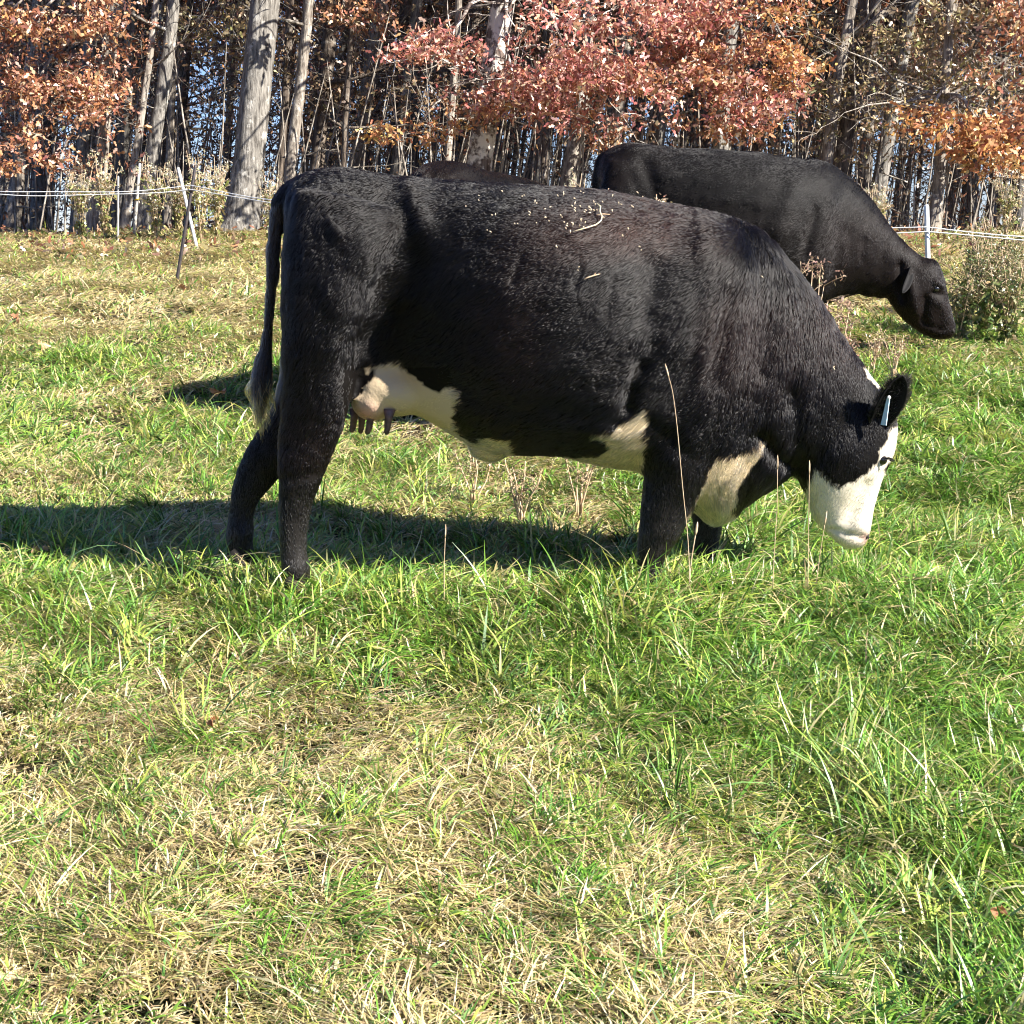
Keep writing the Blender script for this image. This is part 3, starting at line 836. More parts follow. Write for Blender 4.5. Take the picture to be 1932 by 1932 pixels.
def coat(me, n, fn_dir, fn_col, fn_len, root, base, seed, radius=0.0008, name='coat', parent=None, lift=0.22):
    r = np.random.default_rng(seed)
    me.calc_loop_triangles(); m = len(me.loop_triangles)
    T = np.empty(m * 3, np.int32); me.loop_triangles.foreach_get('vertices', T); T = T.reshape(-1, 3)
    P = get_co(me); No = get_no(me)
    a, b, c = P[T[:, 0]], P[T[:, 1]], P[T[:, 2]]
    area = np.linalg.norm(np.cross(b - a, c - a), axis=1)
    t = r.choice(m, n, p=area / area.sum())
    u = r.uniform(size=(n, 1)); v = r.uniform(size=(n, 1)); f = u + v > 1; u = np.where(f, 1 - u, u); v = np.where(f, 1 - v, v)
    p = a[t] * (1 - u - v) + b[t] * u + c[t] * v
    no = No[T[t, 0]] * (1 - u - v) + No[T[t, 1]] * u + No[T[t, 2]] * v
    no /= np.linalg.norm(no, axis=1)[:, None] + 1e-9
    W = p + base
    d = fn_dir(W, no)
    # locks: neighbouring hairs lean together
    d0 = d / (np.linalg.norm(d, axis=1)[:, None] + 1e-9); q = p - 0.72 * (p * d0).sum(1)[:, None] * d0
    d = d + 0.26 * np.column_stack([vnoise(p, 11, 91), vnoise(p, 11, 92), vnoise(p, 11, 93)]) + 0.30 * np.column_stack([vnoise(q, 48, 94), vnoise(q, 48, 95), vnoise(q, 48, 96)])
    d += r.normal(0, 0.09, d.shape)
    d -= (d * no).sum(1)[:, None] * no; d /= np.linalg.norm(d, axis=1)[:, None] + 1e-9
    L = (fn_len(W) * r.uniform(0.6, 1.2, n) * (1 + 0.25 * vnoise(p, 20, 97)))[:, None]
    lf = lift * (1 + 0.8 * vnoise(q, 30, 98))[:, None] + r.normal(0, 0.06, (n, 1))
    g = np.array([0, 0, -1.0])
    p0 = p - no * 0.002
    p1 = p0 + (d * 0.8 + no * (lf + 0.18)) * L * 0.34
    p2 = p1 + (d + no * lf * 0.45 + g * 0.06) * L * 0.33
    p3 = p2 + (d - no * 0.06 + g * 0.16) * L * 0.33
    pts = np.stack([p0, p1, p2, p3], 1).astype(np.float32)
    cu = bpy.data.hair_curves.new(name)
    cu.add_curves([4] * n)
    cu.position_data.foreach_set('vector', pts.ravel())
    ra = cu.attributes.get('radius') or cu.attributes.new('radius', 'FLOAT', 'POINT')
    rad = np.tile(np.array([1.0, 0.95, 0.7, 0.12]) * radius, n).astype(np.float32)
    ra.data.foreach_set('value', rad)
    col = fn_col(W) * (1 + r.normal(0, 0.22, (n, 1)))
    ca = cu.attributes.new('tint', 'FLOAT_COLOR', 'CURVE')
    cc = np.ones((n, 4), np.float32); cc[:, :3] = np.clip(col, 0.002, 0.95); ca.data.foreach_set('color', cc.ravel())
    o = bpy.data.objects.new(name, cu); COL.objects.link(o); cu.materials.append(M_HAIR); o.parent = parent or root
    return o
def strands(name, parent, pts_list, radius, cols):
    """loose hair from explicit point lists of equal length"""
    k = len(pts_list[0]); n = len(pts_list)
    cu = bpy.data.hair_curves.new(name); cu.add_curves([k] * n)
    cu.position_data.foreach_set('vector', np.array(pts_list, np.float32).ravel())
    ra = cu.attributes.get('radius') or cu.attributes.new('radius', 'FLOAT', 'POINT')
    ra.data.foreach_set('value', np.tile(np.linspace(1, 0.25, k) * radius, n).astype(np.float32))
    ca = cu.attributes.new('tint', 'FLOAT_COLOR', 'CURVE')
    cc = np.ones((n, 4), np.float32); cc[:, :3] = cols; ca.data.foreach_set('color', cc.ravel())
    o = bpy.data.objects.new(name, cu); COL.objects.link(o); cu.materials.append(M_HAIR); o.parent = parent
    return o

def make_ear(parent, base, tip, side, width, normal, name='ear', tintf=(0.006, 0.0055, 0.0055)):
    """cupped leaf-shaped ear; points relative to the cow's root"""
    base = np.array(base); tip = np.array(tip); ax = tip - base; L = np.linalg.norm(ax)
    nn = np.array(normal, float); nn -= nn.dot(ax) / L / L * ax; nn /= np.linalg.norm(nn)
    sd_ = np.cross(ax / L, nn)
    nu, nv = 14, 9; V = []
    for i in range(nu):
        t = i / (nu - 1)
        w = width * (0.42 + 1.0 * math.sin(math.pi * min(1, t * 0.62 + 0.14)) ** 0.8) * max(0.0, 1 - t ** 3.4) ** 0.5 * 0.56 + 0.003
        for j in range(nv):
            s = 2 * j / (nv - 1) - 1
            V.append(base + ax * t + sd_ * s * w * 0.5 - nn * (1 - s * s) * w * 0.42 + nn * 0.012 * math.sin(t * 3))
    F_ = [(i * nv + j, i * nv + j + 1, (i + 1) * nv + j + 1, (i + 1) * nv + j) for i in range(nu - 1) for j in range(nv - 1)]
    mb = MB(); mb.add(V, F_)
    o = mb.build(name, M_HIDE, parent, tint=tintf)
    m = o.modifiers.new('thick', 'SOLIDIFY'); m.thickness = 0.007; m.offset = 0
    m = o.modifiers.new('sub', 'SUBSURF'); m.levels = 1; m.render_levels = 1
    return o, base, ax, sd_, nn

def ball(name, parent, c, rad, mat, sc=(1, 1, 1)):
    mb = MB(); n = 14; V = []; Fc = []
    for i in range(n + 1):
        th = math.pi * i / n
        for k in range(n):
            a = 2 * math.pi * k / n
            V.append((c[0] + rad * sc[0] * math.sin(th) * math.cos(a), c[1] + rad * sc[1] * math.sin(th) * math.sin(a), c[2] + rad * sc[2] * math.cos(th)))
    for i in range(n):
        for k in range(n):
            a = i * n + k; b_ = i * n + (k + 1) % n
            Fc.append((a, a + n, b_ + n, b_))
    mb.add(V, Fc); return mb.build(name, mat, parent)
def hoof(parent, x, y, z, w=0.05):
    """cloven hoof: two claws"""
    mb = MB()
    for s in (-1, 1):
        pts = [(x - 0.02, y + s * w * 0.45, z + 0.075), (x + 0.0, y + s * w * 0.47, z + 0.045), (x + 0.02, y + s * w * 0.5, z + 0.01), (x + 0.024, y + s * w * 0.5, z - 0.012)]
        mb.tube(pts, [w * 0.46, w * 0.52, w * 0.58, w * 0.58], 10)
    return mb.build('hoof', M_HOOF, parent)

# ---- the near cow
YM = ground_hit(1225, 1146).y + 0.16
base1 = Vector((at(1000, 900, YM).x, YM, gz(at(1000, 900, YM).x, YM)))
cow = empty('cow', base1, 'near black cow with white face, white belly patches and udder, grazing side-on', 'cow')
B = MB()
loft(B, [(545, 372, 545, 520, .07), (553, 345, 550, 600, .15), (575, 327, 570, 660, .20), (610, 319, 605, 700, .235), (650, 317, 645, 735, .235), (700, 323, 700, 750, .215), (760, 333, 765, 772, .225),
         (850, 339, 850, 817, .285), (905, 343, 903, 845, .325), (960, 347, 960, 856, .355), (1050, 352, 1050, 860, .37), (1140, 361, 1130, 876, .355), (1220, 375, 1200, 888, .32), (1290, 389, 1255, 925, .285),
         (1350, 401, 1305, 962, .255), (1400, 417, 1345, 983, .23), (1440, 442, 1375, 975, .20), (1462, 470, 1400, 945, .15)], YM, 28, 0.92)
loft(B, [(1350, 420, 1300, 930, .22), (1420, 431, 1350, 965, .21), (1480, 482, 1400, 955, .185), (1535, 553, 1437, 932, .16), (1582, 622, 1468, 912, .14), (1622, 680, 1490, 898, .12), (1643, 712, 1503, 893, .105)], YM, 24, 0.92)
loft(B, [(1628, 700, 1500, 860, .09), (1655, 722, 1500, 885, .105), (1676, 755, 1503, 900, .115), (1692, 800, 1513, 916, .115), (1686, 850, 1523, 938, .105), (1668, 893, 1530, 960, .088), (1655, 930, 1538, 978, .072),
         (1647, 962, 1549, 996, .066), (1642, 992, 1566, 1013, .066), (1637, 1014, 1583, 1028, .056), (1628, 1030, 1598, 1036, .03)], YM, 20, 0.85)
# near hind leg with its thigh
loft(B, [(560, 352, 760, 400, .05, -.16), (541, 420, 765, 450, .10, -.165), (533, 500, 735, 515, .12, -.17), (531, 580, 702, 595, .125, -.17), (533, 650, 680, 662, .11, -.175), (536, 710, 668, 725, .09, -.175), (531, 770, 654, 785, .072, -.175),
         (525, 830, 634, 842, .06, -.175), (523, 873, 617, 882, .055, -.175), (525, 911, 603, 918, .048, -.175), (526, 950, 589, 952, .038, -.175), (527, 1000, 580, 1000, .034, -.175), (530, 1040, 579, 1040, .034, -.175), (532, 1065, 583, 1065, .045, -.175), (534, 1092, 584, 1092, .042, -.175), (537, 1130, 590, 1130, .042, -.175)], YM, 20, 0.92)
# far hind leg
loft(B, [(560, 360, 730, 400, .06, .15), (545, 450, 740, 480, .11, .16), (540, 560, 705, 590, .12, .16), (540, 660, 670, 690, .10, .17), (527, 735, 640, 765, .085, .18), (504, 785, 600, 825, .07, .19), (474, 830, 562, 868, .06, .195), (452, 872, 531, 898, .052, .20),
         (441, 905, 508, 922, .045, .20), (433, 940, 488, 950, .037, .20), (430, 972, 478, 976, .033, .20), (428, 995, 478, 998, .044, .20), (427, 1024, 476, 1026, .042, .20), (432, 1056, 482, 1056, .042, .20)], YM, 20, 0.92)
# near fore leg with shoulder
loft(B, [(1290, 410, 1400, 440, .05, -.09), (1262, 480, 1425, 500, .10, -.13), (1240, 580, 1425, 600, .12, -.15), (1226, 680, 1408, 700, .125, -.155), (1218, 760, 1378, 785, .115, -.155), (1215, 830, 1350, 850, .095, -.155),
         (1215, 896, 1330, 908, .075, -.155), (1211, 931, 1314, 945, .062, -.155), (1208, 965, 1300, 976, .055, -.155), (1205, 1005, 1283, 1012, .05, -.155), (1203, 1038, 1263, 1040, .043, -.155), (1202, 1065, 1252, 1066, .036, -.155),
         (1201, 1090, 1249, 1092, .042, -.155), (1201, 1115, 1254, 1117, .045, -.155), (1205, 1140, 1254, 1141, .042, -.155), (1208, 1160, 1258, 1160, .04, -.155)], YM, 20, 0.92)
# far fore leg
loft(B, [(1280, 520, 1420, 540, .08, .12), (1270, 650, 1410, 680, .11, .14), (1275, 780, 1390, 810, .10, .15), (1290, 880, 1378, 900, .075, .155), (1303, 950, 1368, 960, .058, .155), (1308, 990, 1363, 994, .05, .155), (1309, 1025, 1355, 1028, .042, .155),
         (1311, 1050, 1353, 1052, .036, .155), (1310, 1078, 1359, 1080, .043, .155), (1311, 1105, 1358, 1106, .042, .155), (1314, 1125, 1362, 1125, .04, .155)], YM, 20, 0.92)
# udder, navel fold, brisket
blob(B, 745, 722, YM - .03, .15, .15, .105); blob(B, 705, 752, YM - .05, .075, .11, .07); blob(B, 800, 738, YM - .02, .16, .12, .06); blob(B, 742, 720, YM + .06, .12, .12, .09)
blob(B, 925, 838, YM, .075, .05, .055); blob(B, 1350, 945, YM, .065, .10, .075); blob(B, 1375, 945, YM, .05, .08, .055)
# tail
loft(B, [(585, 326, 610, 380, .05), (560, 332, 588, 378, .045), (538, 345, 566, 382, .04), (520, 365, 549, 393, .036), (511, 392, 539, 402, .031), (507, 425, 533, 428, .027), (504, 480, 528, 481, .024), (500, 550, 521, 551, .021), (495, 620, 516, 621, .021),
         (487, 670, 511, 672, .025), (480, 705, 508, 708, .027), (479, 735, 505, 738, .02), (484, 752, 500, 754, .012)], YM, 12)
me1 = fuse(B, 'body', 0.0125, 7)
STR = [(628, 425, 640, 440, 16, .011), (700, 345, 760, 345, 40, .010), (770, 500, 705, 640, 42, -.034), (735, 600, 670, 690, 26, -.018), (800, 640, 760, 690, 50, -.014), (640, 560, 668, 600, 34, .012), (595, 560, 600, 620, 26, -.006),
       (1212, 690, 1190, 770, 13, -.017), (1236, 650, 1216, 700, 12, -.010), (1190, 740, 1170, 800, 16, -.010), (1100, 500, 1088, 545, 6, -.005), (1163, 520, 1148, 600, 6, -.004), (985, 485, 972, 530, 6, -.005),
       (1325, 470, 1290, 640, 46, .024), (640, 380, 700, 470, 45, .012), (780, 350, 800, 430, 22, .016), (1400, 560, 1360, 700, 30, -.010), (1372, 560, 1352, 720, 18, -.008), (1235, 500, 1225, 600, 22, -.012), (1465, 520, 1440, 700, 15, -.008), (1525, 600, 1490, 760, 14, -.008), (1560, 660, 1535, 760, 10, -.005), (1440, 825, 1490, 880, 13, -.022), (1502, 740, 1508, 880, 17, -.012), (1600, 850, 1570, 890, 40, .010), (1568, 1000, 1628, 1014, 5, -.012), (1636, 915, 1600, 985, 12, -.007), (1622, 990, 1630, 1000, 10, .006),
       (1275, 395, 1290, 440, 26, -.007), (1250, 440, 1240, 470, 22, .008), (560, 790, 640, 800, 7, -.002), (540, 900, 600, 895, 9, -.004), (860, 730, 1000, 790, 22, -.010), (1000, 800, 1180, 820, 16, .010), (1230, 800, 1300, 860, 18, -.008)]
sculpt(me1, STR, YM)
WHITE = [
    [(650, 800), (660, 776), (668, 752), (690, 735), (706, 715), (712, 702), (702, 698), (690, 706), (693, 696), (708, 687), (728, 684), (745, 680), (760, 688), (772, 702), (792, 720), (812, 737), (835, 737), (848, 732), (860, 736), (868, 750), (864, 770), (856, 790), (866, 812), (880, 826), (898, 834), (912, 826), (935, 826), (968, 832), (974, 850), (990, 862), (960, 905), (860, 900), (650, 860)],
    [(1112, 812), (1135, 814), (1158, 816), (1180, 797), (1200, 781), (1220, 772), (1222, 800), (1210, 930), (1170, 905), (1090, 885), (1050, 868), (1120, 862), (1150, 846), (1136, 830)],
    [(1350, 864), (1380, 858), (1411, 850), (1449, 832), (1433, 862), (1411, 894), (1396, 915), (1390, 927), (1386, 959), (1400, 968), (1392, 1012), (1355, 1012), (1296, 975), (1310, 949), (1328, 905)],
    [(1538, 889), (1520, 917), (1500, 940), (1530, 1010), (1600, 1060), (1700, 1060), (1760, 900), (1740, 790), (1693, 797), (1681, 815), (1665, 847), (1659, 870), (1638, 896), (1612, 912), (1582, 921), (1561, 910), (1549, 893)],
    [(1626, 690), (1668, 690), (1672, 722), (1655, 730), (1640, 715)]]
BLACKF = [[(1670, 888), (1678, 872), (1695, 866), (1710, 880), (1700, 892), (1682, 897)]]
base1n = np.array(base1)
def cow1_cols(W, hair):
    px, py = near_proj(W, YM)
    jx = vnoise(W, 22, 51) * 5 + vnoise(W, 60, 52) * 4; jy = vnoise(W, 22, 53) * 5 + vnoise(W, 60, 54) * 4
    wm = np.zeros(len(W), bool)
    for i, p_ in enumerate(WHITE): wm |= inside(p_, px + jx, py + jy)
    for p_ in BLACKF: wm &= ~inside(p_, px + jx * 0.4, py + jy * 0.4)
    legz = W[:, 1] > YM + 0.08
    wm &= ~(legz & (py > 905) & (px > 1290) & (px < 1380))
    blk = np.array([0.0036, 0.0027, 0.0023])
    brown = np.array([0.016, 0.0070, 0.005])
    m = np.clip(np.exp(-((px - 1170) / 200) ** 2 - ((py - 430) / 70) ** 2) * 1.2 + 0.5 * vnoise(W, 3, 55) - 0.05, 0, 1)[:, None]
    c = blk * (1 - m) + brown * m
    lower = np.clip((py - 880) / 150, 0, 1)[:, None] * (px < 1450)[:, None]
    c = c * (1 - lower) + np.array([0.018, 0.016, 0.014]) * lower
    wc = np.array([0.60, 0.47, 0.30]) + np.zeros((len(W), 3))
    face = (px > 1480)[:, None]
    wc = np.where(face, np.array([0.70, 0.62, 0.48]), wc)
    ud = np.exp(-((px - 690) / 30) ** 2 - ((py - 785) / 22) ** 2)[:, None]
    wc = wc * (1 - ud) + np.array([0.62, 0.34, 0.30]) * ud
    dirty = np.clip(np.exp(-((px - 765) / 45) ** 2 - ((py - 712) / 22) ** 2) + 0.25 * vnoise(W, 12, 56), 0, 1)[:, None]
    wc = wc * (1 - 0.5 * dirty) + np.array([0.36, 0.22, 0.10]) * 0.5 * dirty
    np_ = np.exp(-((px - 1634) / 13) ** 2 - ((py - 1016) / 13) ** 2)[:, None]
    wc = wc * (1 - np_) + np.array([0.42, 0.26, 0.22]) * np_
    tl = (px < 508) & (py > 700) & (W[:, 1] < YM + .1)
    c = np.where(((px < 530) & (py < 760) & (py > 380))[:, None], np.array([0.040, 0.030, 0.024]), c)
    c = np.where((tl & (py > 750))[:, None], np.array([0.40, 0.24, 0.09]), c)
    return np.where(wm[:, None], wc, c)
P = get_co(me1); P -= base1n; me1.vertices.foreach_set('co', P.astype(np.float32).ravel()); me1.update()
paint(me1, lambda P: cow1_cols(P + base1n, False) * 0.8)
me1.polygons.foreach_set('use_smooth', np.ones(len(me1.polygons), bool))
body1 = link_mesh('body', me1, M_HIDE, cow)
def mixw(c, s, x): return 1 / (1 + np.exp(-(x - c) / s))
def cow1_dir(W, no):
    px, py = near_proj(W, YM)
    d = np.zeros((len(W), 3)) + np.array([-1.0, 0, -0.55])
    rump = mixw(700, 40, -px + 1400)[:, None] * 0
    def put(w, v):
        nonlocal d
        w = w[:, None]; d = d * (1 - w) + np.array(v) * w
    put(mixw(-640, 30, -px) * 0.8, (-0.45, 0, -1.0))
    put(mixw(860, 25, py) * mixw(-1290, 20, -px), (-0.05, 0, -1.0))
    neck = mixw(1400 + 0, 35, px + (py - 430) * 0.12)
    put(neck, (-0.35, 0, -1.0))
    crest = neck * np.exp(-(((px - 1500) * 0.77 - (py - 505) * 0.63 - 0) / 30) ** 2)
    put(crest * 0.7, (0.45, 0, -1.0))
    head = mixw(1545, 15, px + (py - 800) * 0.1)
    put(head, (-0.30, 0, -1.0))
    put(np.exp(-(((px - 1360) / 60) ** 2 + ((py - 930) / 60) ** 2)), (0.35, 0, -1.0))
    put(((px < 527) & (py > 380) & (py < 770)).astype(float), (-0.1, 0, -1.0))
    return d
def cow1_len(W):
    px, py = near_proj(W, YM)
    L = 0.027 + 0.016 * mixw(1400, 40, px) * (1 - mixw(1560, 20, px + (py - 800) * 0.1))
    L = L * (1 - 0.35 * mixw(860, 25, py)) * (1 - 0.35 * mixw(1560, 20, px + (py - 800) * 0.1))
    L = L + 0.020 * np.exp(-(((px - 1360) / 60) ** 2 + ((py - 940) / 50) ** 2))
    L = L + 0.010 * np.exp(-((py - 745 - (px - 850) * 0.14) / 22) ** 2) * (px > 840) * (px < 1220)
    L = np.where((px < 530) & (py > 390) & (py < 700), 0.030, L)
    L = np.where((px < 512) & (py >= 660) & (py < 770), 0.055, L)
    L = np.where((px > 650) & (px < 860) & (py > 690) & (py < 810), 0.008, L)
    return L
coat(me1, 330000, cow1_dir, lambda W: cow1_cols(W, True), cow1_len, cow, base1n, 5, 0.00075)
rel = lambda px, py, Y: np.array(at(px, py, Y)) - base1n
# teats
for (x0, x1, y1, yo) in ((668, 663, 816, .07), (683, 680, 818, .10), (699, 693, 820, -.09), (733, 729, 820, -.13)):
    mb = MB(); mb.tube([rel(x0 + 2, 772, YM + yo), rel(x0, 790, YM + yo), rel((x0 + x1) / 2, 808, YM + yo), rel(x1, y1 - 3, YM + yo), rel(x1, y1, YM + yo)], [.020, .012, .010, .0085, .004], 10)
    mb.build('teat', M_TEAT, cow)
# tail switch: pale curled ends
r = np.random.default_rng(9); L_ = []; cols = []
for i in range(420):
    q = r.integers(0, 5); o = r.normal(0, 1, 3) * 0.004
    cx = [484, 490, 496, 488, 500][q]
    sway = [-1.2, 0.4, 0.9, -0.2, 0.6][q]; ln = r.uniform(0.55, 1.05) * [0.8, 1.1, 0.85, 1.0, 0.6][q]
    a = rel(cx, 722, YM) + o + r.normal(0, 0.008, 3); pts = []
    for k in range(9):
        t = k / 8
        pts.append(a + np.array([sway * 0.014 * math.sin(t * 5.5 + q) - 0.012 * t * (q == 0), 0.01 * math.sin(t * 4 + q), -0.155 * ln * t]) + o * (1 - t) * 0.8 + r.normal(0, 0.0007, 3))
    L_.append(pts); cols.append(np.array([0.50, 0.31, 0.12]) * r.uniform(0.4, 1.2) if r.uniform() < 0.6 else np.array([0.05, 0.035, 0.025]))
strands('tail_switch', cow, L_, 0.0011, cols)
# ears, tag, eyes, hooves
e, eb, ax_, sd_, nn_ = make_ear(cow, rel(1656, 806, YM - .10), rel(1703, 708, YM - .18), 1, 0.112, (0.25, -1.0, 0.15))
r = np.random.default_rng(3); L_ = []; cols = []
for i in range(420):
    t = r.uniform(0.1, 0.95); s = r.uniform(-0.5, 0.5)
    p = eb + ax_ * t + sd_ * s * 0.075 - nn_ * 0.012
    d = nn_ * 0.3 + ax_ / np.linalg.norm(ax_) * 0.9 + r.normal(0, 0.5, 3); Lh = r.uniform(0.012, 0.035)
    L_.append([p, p + d * Lh * 0.5, p + d * Lh * 0.9 + np.array([0, 0, -0.2]) * Lh])
    cols.append(np.array([0.35, 0.33, 0.30]) if r.uniform() < 0.12 else np.array([0.01, 0.009, 0.009]))
for i in range(700):
    t = r.uniform(0.05, 1.0); s = r.choice([-1, 1])
    wv = 0.112 * (0.42 + 1.0 * math.sin(math.pi * min(1, t * 0.62 + 0.14)) ** 0.8) * max(0.0, 1 - t ** 3.4) ** 0.5 * 0.28
    p = eb + ax_ * t + sd_ * s * wv + r.normal(0, 0.002, 3)
    d = sd_ * s * 0.7 + ax_ / np.linalg.norm(ax_) * 0.7 + r.normal(0, 0.3, 3); Lh = r.uniform(0.008, 0.022)
    L_.append([p, p + d * Lh * 0.5, p + d * Lh]); cols.append(np.array([0.008, 0.007, 0.007]))
strands('ear_hair', e, L_, 0.0009, cols)
tb = rel(1676, 752, YM - .155); tt = rel(1667, 802, YM - .15)
mb = MB(); dx = np.array([0.0060, -0.010, 0]); dn = np.array([0.0012, 0.0012, 0])
q1 = [tb - dx * 0.5, tb + dx * 0.5, tt + dx, tt - dx]
mb.add([tuple(v - dn) for v in q1] + [tuple(v + dn) for v in q1], [(0, 1, 2, 3), (7, 6, 5, 4), (0, 4, 5, 1), (1, 5, 6, 2), (2, 6, 7, 3), (3, 7, 4, 0)])
tagp = mb.build('ear_tag', M_TAG, cow, smooth=False)
ball('tag_stud', tagp, tb + np.array([0, -0.006, 0.004]), 0.006, M_WHITE)
make_ear(cow, rel(1668, 780, YM + .09), rel(1716, 738, YM + .20), 1, 0.10, (0.3, 0.5, 0.6))
for s in (-1, 1): ball('eye', cow, rel(1665, 868, YM + s * .088), 0.0155, M_EYE, (1, .8, 1))
mb = MB()
for i in range(16):
    a = rel(1672 + r.normal(0, 3), 864, YM - .105); mb.tube([a, a + np.array([0.012, -0.008, -0.002 + r.normal(0, .003)]), a + np.array([0.022, -0.006, -0.010 + r.normal(0, .003)])], [.0012, .001, .0004], 4, False)
mb.build('eyelashes', M_HOOF, cow)
mb = MB()
for s in (-1, 1):
    a = rel(1634, 1012, YM + s * .035); mb.tube([a, a + np.array([0.004, 0, -0.012])], [.010, .008], 8)
    mb_n = mb
nb = MB(); nb.tube([rel(1634, 1008, YM - .036), rel(1637, 1016, YM - .040)], [.009, .007], 8); nb.build('nostril', M_HOOF, cow)
nb = MB(); nb.tube([rel(1634, 1008, YM + .036), rel(1637, 1016, YM + .040)], [.009, .007], 8); nb.build('nostril', M_HOOF, cow)
for (px, py, yo) in ((558, 1100, -.175), (452, 1030, .20), (1228, 1146, -.155), (1334, 1108, .155)):
    a = rel(px, py, YM + yo); w = a + base1n
    hoof(cow, a[0], a[1], gz(w[0], w[1]) - base1n[2] + 0.01, 0.052)

# ---- the far cow
Y2 = ground_hit(1450, 668).y
base2 = Vector((at(1450, 600, Y2).x, Y2, gz(at(1450, 600, Y2).x, Y2))); base2n = np.array(base2)
cow2 = empty('cow', base2, 'all-black cow behind the near one, its black head lowered to graze at right', 'cow')
B = MB()
loft(B, [(1128, 315, 1130, 400, .07), (1137, 291, 1138, 450, .17), (1156, 277, 1160, 490, .225), (1195, 270, 1200, 515, .26), (1255, 276, 1260, 535, .29), (1345, 281, 1350, 560, .335), (1430, 287, 1430, 572, .345), (1500, 297, 1490, 578, .31), (1550, 302, 1530, 588, .27), (1585, 320, 1552, 582, .2), (1605, 345, 1570, 560, .14)], Y2, 24, .92)
loft(B, [(1560, 308, 1520, 585, .23), (1608, 338, 1545, 582, .20), (1650, 383, 1580, 566, .16), (1690, 438, 1612, 556, .125), (1722, 470, 1640, 556, .10), (1745, 488, 1662, 566, .09)], Y2, 20)
loft(B, [(1735, 486, 1668, 556, .08), (1764, 490, 1680, 572, .10), (1781, 522, 1690, 586, .11), (1789, 560, 1702, 600, .095), (1796, 588, 1718, 614, .075), (1802, 612, 1738, 628, .065), (1800, 630, 1755, 636, .05), (1792, 639, 1765, 641, .02)], Y2, 18, .88)
for s in (-1, 1):
    dx = -12 if s < 0 else 14
    loft(B, [(1160 + dx, 300, 1250 + dx, 320, .05, s * .15), (1140 + dx, 370, 1250 + dx, 380, .12, s * .15), (1140 + dx, 450, 1232 + dx, 455, .12, s * .15), (1146 + dx, 510, 1212 + dx, 520, .09, s * .16), (1146 + dx, 560, 1198 + dx, 568, .06, s * .16), (1142 + dx, 600, 1182 + dx, 603, .045, s * .16), (1150 + dx, 635, 1180 + dx, 636, .035, s * .16), (1152 + dx, 662, 1184 + dx, 663, .042, s * .16)], Y2, 16)
    loft(B, [(1480 + dx, 330, 1560 + dx, 350, .06, s * .10), (1462 + dx, 420, 1570 + dx, 430, .12, s * .14), (1470 + dx, 500, 1560 + dx, 510, .11, s * .15), (1485 + dx, 560, 1548 + dx, 566, .075, s * .15), (1494 + dx, 600, 1538 + dx, 603, .05, s * .15), (1500 + dx, 632, 1530 + dx, 634, .037, s * .15), (1500 + dx, 664, 1534 + dx, 665, .043, s * .15)], Y2, 16)
loft(B, [(1140, 284, 1165, 310, .03), (1127, 293, 1146, 318, .03), (1119, 318, 1136, 330, .026), (1116, 370, 1130, 371, .02), (1114, 460, 1128, 460, .018), (1110, 540, 1128, 541, .03), (1114, 580, 1122, 581, .01)], Y2, 10)
blob(B, 1215, 530, Y2, .15, .14, .08)
blob(B, 1640, 545, Y2, .06, .07, .05)
me2 = fuse(B, 'body', 0.015, 5)
sculpt(me2, [(1215, 300, 1240, 380, 14, -.014), (1190, 275, 1215, 285, 16, .014), (1500, 350, 1470, 440, 22, .016), (1540, 400, 1520, 480, 10, -.014), (1608, 440, 1602, 475, 5, -.004), (1632, 450, 1626, 490, 5, -.004), (1700, 500, 1703, 565, 7, -.022), (1715, 525, 1728, 590, 10, .014), (1748, 562, 1742, 605, 7, -.018), (1765, 530, 1774, 538, 6, .016), (1760, 552, 1776, 556, 5, -.012), (1772, 570, 1788, 600, 9, .008), (1745, 612, 1780, 622, 3, -.010), (1670, 460, 1660, 520, 8, -.004)], Y2)
P = get_co(me2); P -= base2n; me2.vertices.foreach_set('co', P.astype(np.float32).ravel()); me2.update()
def cow2_cols(W, hair=True):
    m = np.clip(0.3 + 0.6 * vnoise(W, 2.5, 65), 0, 1)[:, None]
    return np.array([0.0034, 0.0026, 0.0022]) * (1 - m) + np.array([0.009, 0.0048, 0.0036]) * m
paint(me2, lambda P: cow2_cols(P + base2n) * 0.8)
me2.polygons.foreach_set('use_smooth', np.ones(len(me2.polygons), bool))
link_mesh('body', me2, M_HIDE, cow2)
def cow2_dir(W, no):
    px, py = near_proj(W, Y2)
    d = np.zeros((len(W), 3)) + np.array([-1.0, 0, -0.35])
    w = mixw(1570, 25, px)[:, None]; d = d * (1 - w) + np.array([-0.8, 0, -0.9]) * w
    w = mixw(1700, 12, px)[:, None]; d = d * (1 - w) + np.array([0.1, 0, -1.0]) * w
    w = mixw(560, 12, py)[:, None] * (px < 1600)[:, None]; d = d * (1 - w) + np.array([0, 0, -1.0]) * w
    return d
cc2 = coat(me2, 150000, cow2_dir, cow2_cols, lambda W: 0.017 + 0.004 * (near_proj(W, Y2)[1] < 500) , cow2, base2n, 6, 0.0011, lift=0.16)
cc2.data.materials[0] = M_HAIR_SLEEK
rel2 = lambda px, py, Y: np.array(at(px, py, Y)) - base2n
make_ear(cow2, rel2(1722, 507, Y2 - .09), rel2(1702, 553, Y2 - .19), 1, 0.09, (0.8, -0.6, 0.2))
make_ear(cow2, rel2(1738, 497, Y2 + .09), rel2(1722, 520, Y2 + .23), 1, 0.09, (0.8, 0.6, 0.2))
for s in (-1, 1): ball('eye', cow2, rel2(1767, 545, Y2 + s * .092), 0.018, M_EYE, (1, .7, 1))
